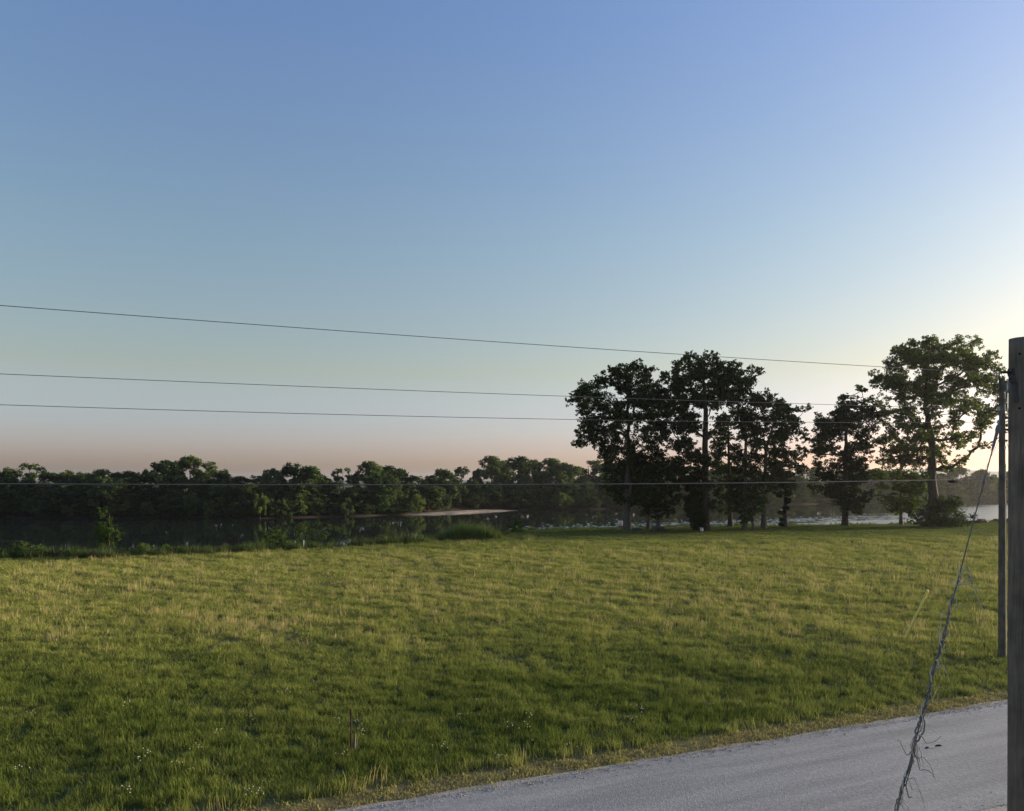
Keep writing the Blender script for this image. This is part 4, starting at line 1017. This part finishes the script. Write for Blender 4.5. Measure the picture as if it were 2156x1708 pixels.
# far pole carrying the lines
FD, FX = 25.4, (2110 - CX) / FOC * 25.4
ftop = CAMZ - (797 - HOR) / FOC * FD
def line_pole(loc_, label, detail):
    root = empty('power_pole', (*loc_, 0), label, 'utility pole')
    wobbly_pole('shaft', [(.118, -.3), (.085, ftop)], 22, M['far_pole_wood'], root, 5, .03)
    mb = MB(); mb.box((-.095, -.02, ftop - .18), (.03, .05, .5)); mb.tube([(-.10, -.02, ftop), (-.10, -.02, ftop + .10)], .014, 8); mb.build('pin_bracket', M['dark_steel'], root)
    mb = MB(); mb.lathe((-.10, -.02, ftop + .05), [(.03, 0), (.06, .015), (.035, .035), (.035, .05), (.055, .06), (.035, .085), (.03, .10), (.018, .115)], 14); mb.build('insulator', M['porcelain'], root)
    for zz in (W_Z[1], W_Z[2]):
        mb = MB(); mb.lathe((-.145, -.02, zz - .05), [(.02, 0), (.035, .01), (.028, .05), (.035, .09), (.02, .10)], 12); mb.box((-.11, -.02, zz), (.07, .03, .14)); mb.build('spool_insulator', M['porcelain'], root)
    if detail:
        zt = CAMZ - (891 - HOR) / FOC * FD
        tr = MB(); tr.lathe((.33, -.12, zt - .31), [(.16, 0), (.19, .02), (.19, .56), (.20, .57), (.20, .60), (.12, .64)], 24); tk = tr.build('transformer_tank', M['tank'], root)
        for bx_ in (-.08, .08):
            mb = MB(); mb.lathe((.33 + bx_, -.12, zt + .30), [(.03, 0), (.045, .04), (.028, .06), (.045, .10), (.028, .12), (.04, .16), (.015, .2)], 12); mb.build('bushing', M['porcelain'], tk)
        mb = MB(); mb.box((.11, -.06, zt + .15), (.10, .05, .05)); mb.box((.11, -.06, zt - .2), (.10, .05, .05)); mb.build('tank_bracket', M['dark_steel'], root)
        za = CAMZ - (812 - HOR) / FOC * FD
        mb = MB(); mb.lathe((.20, -.05, za - .18), [(.05, 0), (.085, .02), (.085, .3), (.05, .34)], 14); mb.build('lightning_arrester', M['tank'], root)
        mb = MB(); mb.box((.11, -.04, za + .10), (.2, .04, .05)); mb.build('arrester_bracket', M['dark_steel'], root)
        mb = MB(); mb.tube([(.13, -.06, za + .08), (.10, -.12, za - .25), (.085, -.14, za - .8), (.12, -.1, zt + .4), (.25, -.12, zt + .45)], .012, 6); mb.build('jumper_wire', M['white_pvc'], root)
        zg = CAMZ - (943 - HOR) / FOC * FD
        mb = MB(); mb.box((.03, -.112, zg), (.05, .006, .085)); mb.build('pole_tag', M['white_pvc'], root)
        zc0, zc1 = CAMZ - (930 - HOR) / FOC * FD, CAMZ - (1064 - HOR) / FOC * FD
        mb = MB(); mb.tube([(.11, -.05, zc0), (.155, -.07, zc0 - .2), (.165, -.08, zc0 - .6), (.17, -.08, zc0 - .95)], .010, 6); mb.build('service_lead', M['cable'], root)
        mb = MB(); mb.tube([(.17, -.08, zc0 - .9), (.185, -.08, (zc0 + zc1) / 2), (.225, -.08, zc1)], .024, 8); mb.build('conduit', M['white_pvc'], root)
        mb = MB(); mb.tube([(.225, -.08, zc1), (.20, -.06, zc1 - .06), (.14, -.03, zc1 + .02), (.10, -.02, zc1 + .06)], .010, 6); mb.build('conduit_loop', M['cable'], root)
        mb = MB(); mb.tube([(.115 * math.cos(a) , .115 * math.sin(a), W_Z[3]) for a in np.linspace(0, 6.28, 16)], .012, 6); mb.build('cable_band', M['dark_steel'], root)
        mb = MB(); mb.tube([(.10, -.045, .05), (.098, -.045, 3.2), (.088, -.04, 6.2)], .012, 6); mb.build('ground_wire_guard', M['far_pole_wood'], root)
        zq = CAMZ - (928 - HOR) / FOC * FD
        mb = MB(); mb.box((-.10, -.03, zq), (.05, .05, .06)); mb.box((.12, -.03, zq), (.05, .05, .06)); mb.build('guy_clamp', M['dark_steel'], root)
    return root
W_Z = [ftop + .155, CAMZ - (861 - HOR) / FOC * FD, CAMZ - (889 - HOR) / FOC * FD, CAMZ - (1008 - HOR) / FOC * FD]
line_pole((FX, FD), 'slim grey power pole with transformer and four lines, standing in the grass beyond the road', True)
SPAN = 47.0
P2 = (FX - RD[0] * SPAN, FD - RD[1] * SPAN)
line_pole(P2, 'plain grey power pole at the other end of the four lines', False)
# lines: heights at the pole, under the picture's middle and at its left edge give the sag
mids = [(8.87, 8.86), (7.68, 7.62), (7.12, 7.06), (5.585, 5.625)]
LN = [('power_line', 'topmost power line, running to the pin insulator on the pole top', .0075, (-.10, -.02)), ('power_line', 'second power line from the top, between pole top and lower neutral', .0065, (-.16, -.02)),
      ('power_line', 'third power line from the top, close below the second', .0065, (-.16, -.02)), ('telephone_cable', 'thick dark lowest cable on the pole, carrying a splice case', .014, (-.11, -.06))]
for i, ((nm, lab, r, o2), (m1, m2)) in enumerate(zip(LN, mids)):
    z0 = W_Z[i]; s1, s2 = 16.9, 27.1
    A = np.array([[s1, s1 * s1], [s2, s2 * s2]]); a_, b_ = np.linalg.solve(A, [m1 - z0, m2 - z0])
    s = np.linspace(0, SPAN, 70); z = z0 + a_ * s + b_ * s * s
    z = np.where(s > s2, z, z)
    P = np.stack([FX + o2[0] - RD[0] * s, FD + o2[1] - RD[1] * s, z], 1)
    mb = MB(); mb.tube(P - P[0], r, 6); o = mb.build(nm, M['cable'] if i < 3 else M['strand'], None, loc=P[0]); tag(o, lab, 'wire')
    if i == 3:
        q = 1.15; p = np.array([FX + o2[0] - RD[0] * q, FD + o2[1] - RD[1] * q, z0 + a_ * q + b_ * q * q])
        q = 2.05; p = np.array([FX + o2[0] - RD[0] * q, FD + o2[1] - RD[1] * q, z0 + a_ * q + b_ * q * q - .055])
        root = empty('splice_case', p, 'black splice case clipped under the lowest cable beside the power pole', 'splice case')
        ax = np.array([RD[0], RD[1], 0])
        mb = MB(); mb.tube_axis(np.array([ax * t for t in (-.27, -.23, -.2, .2, .23, .27)]), [.018, .03, .042, .042, .03, .018], ax, 12); mb.build('case', M['black'], root)
        for t in (-.2, -.02, .17):
            mb = MB(); mb.box(ax * t + [0, 0, .045], (.035, .03, .05)); mb.build('clip', M['white_pvc'], root)

# guy of the far pole and its yellow marker
ya = np.array([*on_field(1903, 1350), 0.0]); ya[2] = float(ground_z(ya[0], ya[1]))
yb = np.array([FX - .1, FD + .02, CAMZ - (928 - HOR) / FOC * FD])
root = empty('guy_wire', ya, 'thin guy wire from the slim power pole to the yellow marker in the grass', 'guy wire')
mb = MB(); mb.tube([(0, 0, -.1), yb - ya], .006, 6); mb.build('strand', M['cable'], root)
vdir = (yb - ya) / np.linalg.norm(yb - ya)
root = empty('guy_marker', ya, 'slanting yellow plastic guy marker standing in the grass', 'guy marker')
mb = MB(); mb.tube([vdir * t for t in (.02, .4, 1.2, 2.1)], [.040, .040, .040, .040], 10); mb.build('sleeve', M['yellow'], root)
mb = MB(); mb.tube_axis(np.array([vdir * 2.1, vdir * 2.13]), [.044, .03], vdir, 10); mb.build('cap', M['yellow'], root)

# fence stake and stub in the foreground
def ground_pt(xp, yp):
    X, d = on_field(xp, yp); return np.array([X, d, float(ground_z(X, d))])
b0 = ground_pt(739, 1594)
root = empty('fence_stake', b0, 'thin dark rusty iron fence stake standing alone in the foreground grass', 'stake')
mb = MB(); mb.box((0, 0, .43), (.034, .006, 1.06), bev=0); mb.box((0, .014, .43), (.006, .026, 1.06)); mb.build('shaft', M['rust'], root, smooth=False)
mb = MB()
for z in np.arange(.15, .92, .055): mb.box((0, -.007, z), (.014, .010, .018))
mb.build('studs', M['rust'], root, smooth=False)
b1 = ground_pt(746, 1590)
root = empty('wooden_stub', b1, 'short split grey wooden stub beside the rusty fence stake', 'stub')
mb = MB(); mb.tube([(0, 0, -.1), (.004, 0, .18), (.012, .01, .36), (.02, .0, .45)], [.030, .030, .026, .012], 7); mb.build('stub', M['far_pole_wood'], root)
mb = MB(); mb.tube([(.03, 0, -.05), (.045, .01, .2), (.06, .02, .30)], [.014, .012, .004], 5); mb.build('splinter', M['far_pole_wood'], root)

for (sx, sy0, sy1, lab) in ((838, 1555, 1537, 'white marker stake beside the dark layered bank shrub'), (862.5, 1553, 1535, 'white marker stake in the weeds under the wide wispy shrub')):
    p = ground_pt(sx / 1.34879, 1166); p[1] = float(edge(p[0])) + .2; p[0] = (sx / 1.34879 - CX) / FOC * p[1]; p[2] = float(ground_z(p[0], p[1]))
    root = empty('marker_stake', p, lab, 'stake')
    top = CAMZ - (sy1 / 1.34879 - HOR) / FOC * p[1] - p[2]
    mb = MB(); mb.box((0, 0, top / 2 - .05), (.05, .03, top + .1)); mb.build('shaft', M['white_pvc'], root, smooth=False)
    mb = MB(); mb.box((0, 0, top + .012), (.036, .022, .022)); mb.build('tip', M['white_pvc'], root, smooth=False)
p = ground_pt(861 / 1.34879, 1790 / 1.34879)
root = empty('iron_peg', p, 'short dark peg poking up by the brown rut in the field', 'peg')
mb = MB(); mb.tube([(0, 0, -.05), (.03, 0, .16), (.09, 0, .32)], [.016, .014, .010], 6); mb.build('shaft', M['rust'], root)
mb = MB(); mb.lathe((.09, 0, .31), [(.012, 0), (.02, .01), (.012, .03)], 6); mb.build('head', M['rust'], root)

# things at the feet of the grove
def rock_mesh(seed, s):
    rng = np.random.default_rng(seed); V = []
    n, k = 5, 8
    for i in range(n):
        t = (i + .3) / n; r = math.sin(math.pi * (.15 + .8 * t))
        for j in range(k):
            a = j / k * 6.28; f = rng.uniform(.8, 1.2); V.append((s[0] * r * math.cos(a) * f, s[1] * r * math.sin(a) * f, s[2] * (t * 1.1 - .1)))
    F = [[i * k + j, i * k + (j + 1) % k, (i + 1) * k + (j + 1) % k, (i + 1) * k + j] for i in range(n - 1) for j in range(k)] + [[j for j in range(k)][::-1], [(n - 1) * k + j for j in range(k)]]
    return mesh_np('rock', V, [a for f in F for a in f], [len(f) for f in F])
M['rock'] = simple('dark_stone', (.05, .045, .04), .95, noise=(4, (.11, .10, .09)), bump=.6, spec=.1)
M['rubble'] = simple('red_brown_stone', (.07, .045, .035), .95, noise=(2, (.16, .11, .085)), bump=.6, spec=.1)
def at_tree(zx, D): 
    xd, _ = z1(zx, 1500); X = (xd - CX) / FOC * D; return np.array([X, D, float(ground_z(X, D))])
for (zx, D, s, lab) in ((800, 88.2, (.42, .3, .55), 'dark squared stone against the foot of the low-crowned tree'), (862, 88.1, (.38, .3, .6), 'dark upright stone at the open side of the low-crowned tree foot'), (670, 89.2, (.75, .3, .4), 'long low dark stone on the grass between two grove trunks')):
    o = link('stone', rock_mesh(int(zx), s), M['rock'], None, at_tree(zx, D)); tag(o, lab, 'stone')
p = at_tree(1166, 87.8)
root = empty('bucket', p, 'small white bucket at the foot of the egg-shaped evergreen', 'bucket')
mb = MB(); mb.lathe((0, 0, 0), [(.15, 0), (.19, .40), (.20, .40), (.20, .43), (.175, .43), (.14, .05)], 16); mb.build('body', M['white_pvc'], root)
mb = MB(); mb.tube([(.19 * math.cos(a), -.02, .40 + .16 * math.sin(a)) for a in np.linspace(0, math.pi, 12)], .008, 5); mb.build('handle', M['steel'], root)
# folding lawn chair by the leaning tree
p = at_tree(545, 91.0)
root = empty('lawn_chair', p, 'red and white lawn chair beside the trunk of the leaning tree', 'chair')
M['red'] = simple('red_webbing', (.30, .05, .04), .8)
for z0_, z1_, y0_, y1_, nm, mm in ((.42, .42, -.25, .25, 'seat', 'red'), ):
    mb = MB(); mb.box((0, 0, .43), (.55, .5, .04)); mb.build('seat', M['red'], root, smooth=False)
mb = MB(); mb.box((0, .27, .75), (.55, .04, .6)); mb.build('backrest', M['white_pvc'], root, smooth=False)
for sx_ in (-.27, .27):
    for sy_ in (-.24, .26):
        mb = MB(); mb.tube([(sx_ * 1.1, sy_ * 1.15, 0), (sx_, sy_, .45)], .016, 6); mb.build('leg', M['steel'], root)
    mb = MB(); mb.box((sx_ * 1.1, 0, .64), (.05, .5, .03)); mb.build('armrest', M['white_pvc'], root, smooth=False)

loose_gravel()
# rubble along the bank beside the cottonwood shrub
rng = np.random.default_rng(88)
rms = [rock_mesh(200 + i, (.6, .5, .55)) for i in range(5)]
for me in rms: me.materials.append(M['rubble'])
for i in range(46):
    x = 57 + i * .42 + rng.normal(0, .2); y = edge(x) + rng.uniform(-.8, 1.6)
    o = bpy.data.objects.new('rubble_stone', rms[i % 5]); COL.objects.link(o)
    s = rng.uniform(.5, 1.35); o.location = (x, y, float(ground_z(x, y)) - .1); o.scale = (s * 1.2, s, s); o.rotation_euler = (rng.normal(0, .2), rng.normal(0, .2), rng.uniform(0, 6))
    tag(o, 'red-brown stone in the rubble row on the bank beyond the slim power pole', 'stone', 'rubble row on the bank')

# two leaves lying on the road
M['dry_leaf'] = simple('dark_dry_leaf', (.035, .03, .028), .8)
for (lx, ly, s, lab) in ((2632, 2129, .055, 'small dark dry leaf on the road nearer the guy wire'), (2665, 2123, .09, 'larger dark crumpled leaf lying on the road')):
    d = (CAMZ - .05) * FOC / (ly / 1.34879 - HOR); X = (lx / 1.34879 - CX) / FOC * d
    V = [(-s, 0, .01), (-.3 * s, .5 * s, .04), (.5 * s, .35 * s, .05), (s, 0, .03), (.4 * s, -.5 * s, .045), (-.4 * s, -.45 * s, .03), (0, 0, .012)]
    F = [[6, 0, 5], [6, 5, 4], [6, 4, 3], [6, 3, 2], [6, 2, 1], [6, 1, 0]]
    o = link('fallen_leaf', mesh_np('fallen_leaf', V, [a for f in F for a in f], [3] * 6), M['dry_leaf'], None, (X, d, .055)); tag(o, lab, 'leaf')

# ------------------------------------------------------------------ haze
def haze():
    mb = MB(); mb.box((200, 3400, 25), (9400, 8000, 66))
    m, ns, L = mat_new('evening_haze'); out = N(ns, 'ShaderNodeOutputMaterial'); v = N(ns, 'ShaderNodeVolumePrincipled')
    v.inputs['Color'].default_value = (.93, .93, .95, 1); v.inputs['Density'].default_value = .00009; v.inputs['Anisotropy'].default_value = .7
    L.new(v.outputs[0], out.inputs['Volume'])
    o = mb.build('haze', m, None, smooth=False); tag(o, 'thin pale evening haze over river and hills', 'haze', None, 'stuff')
haze()
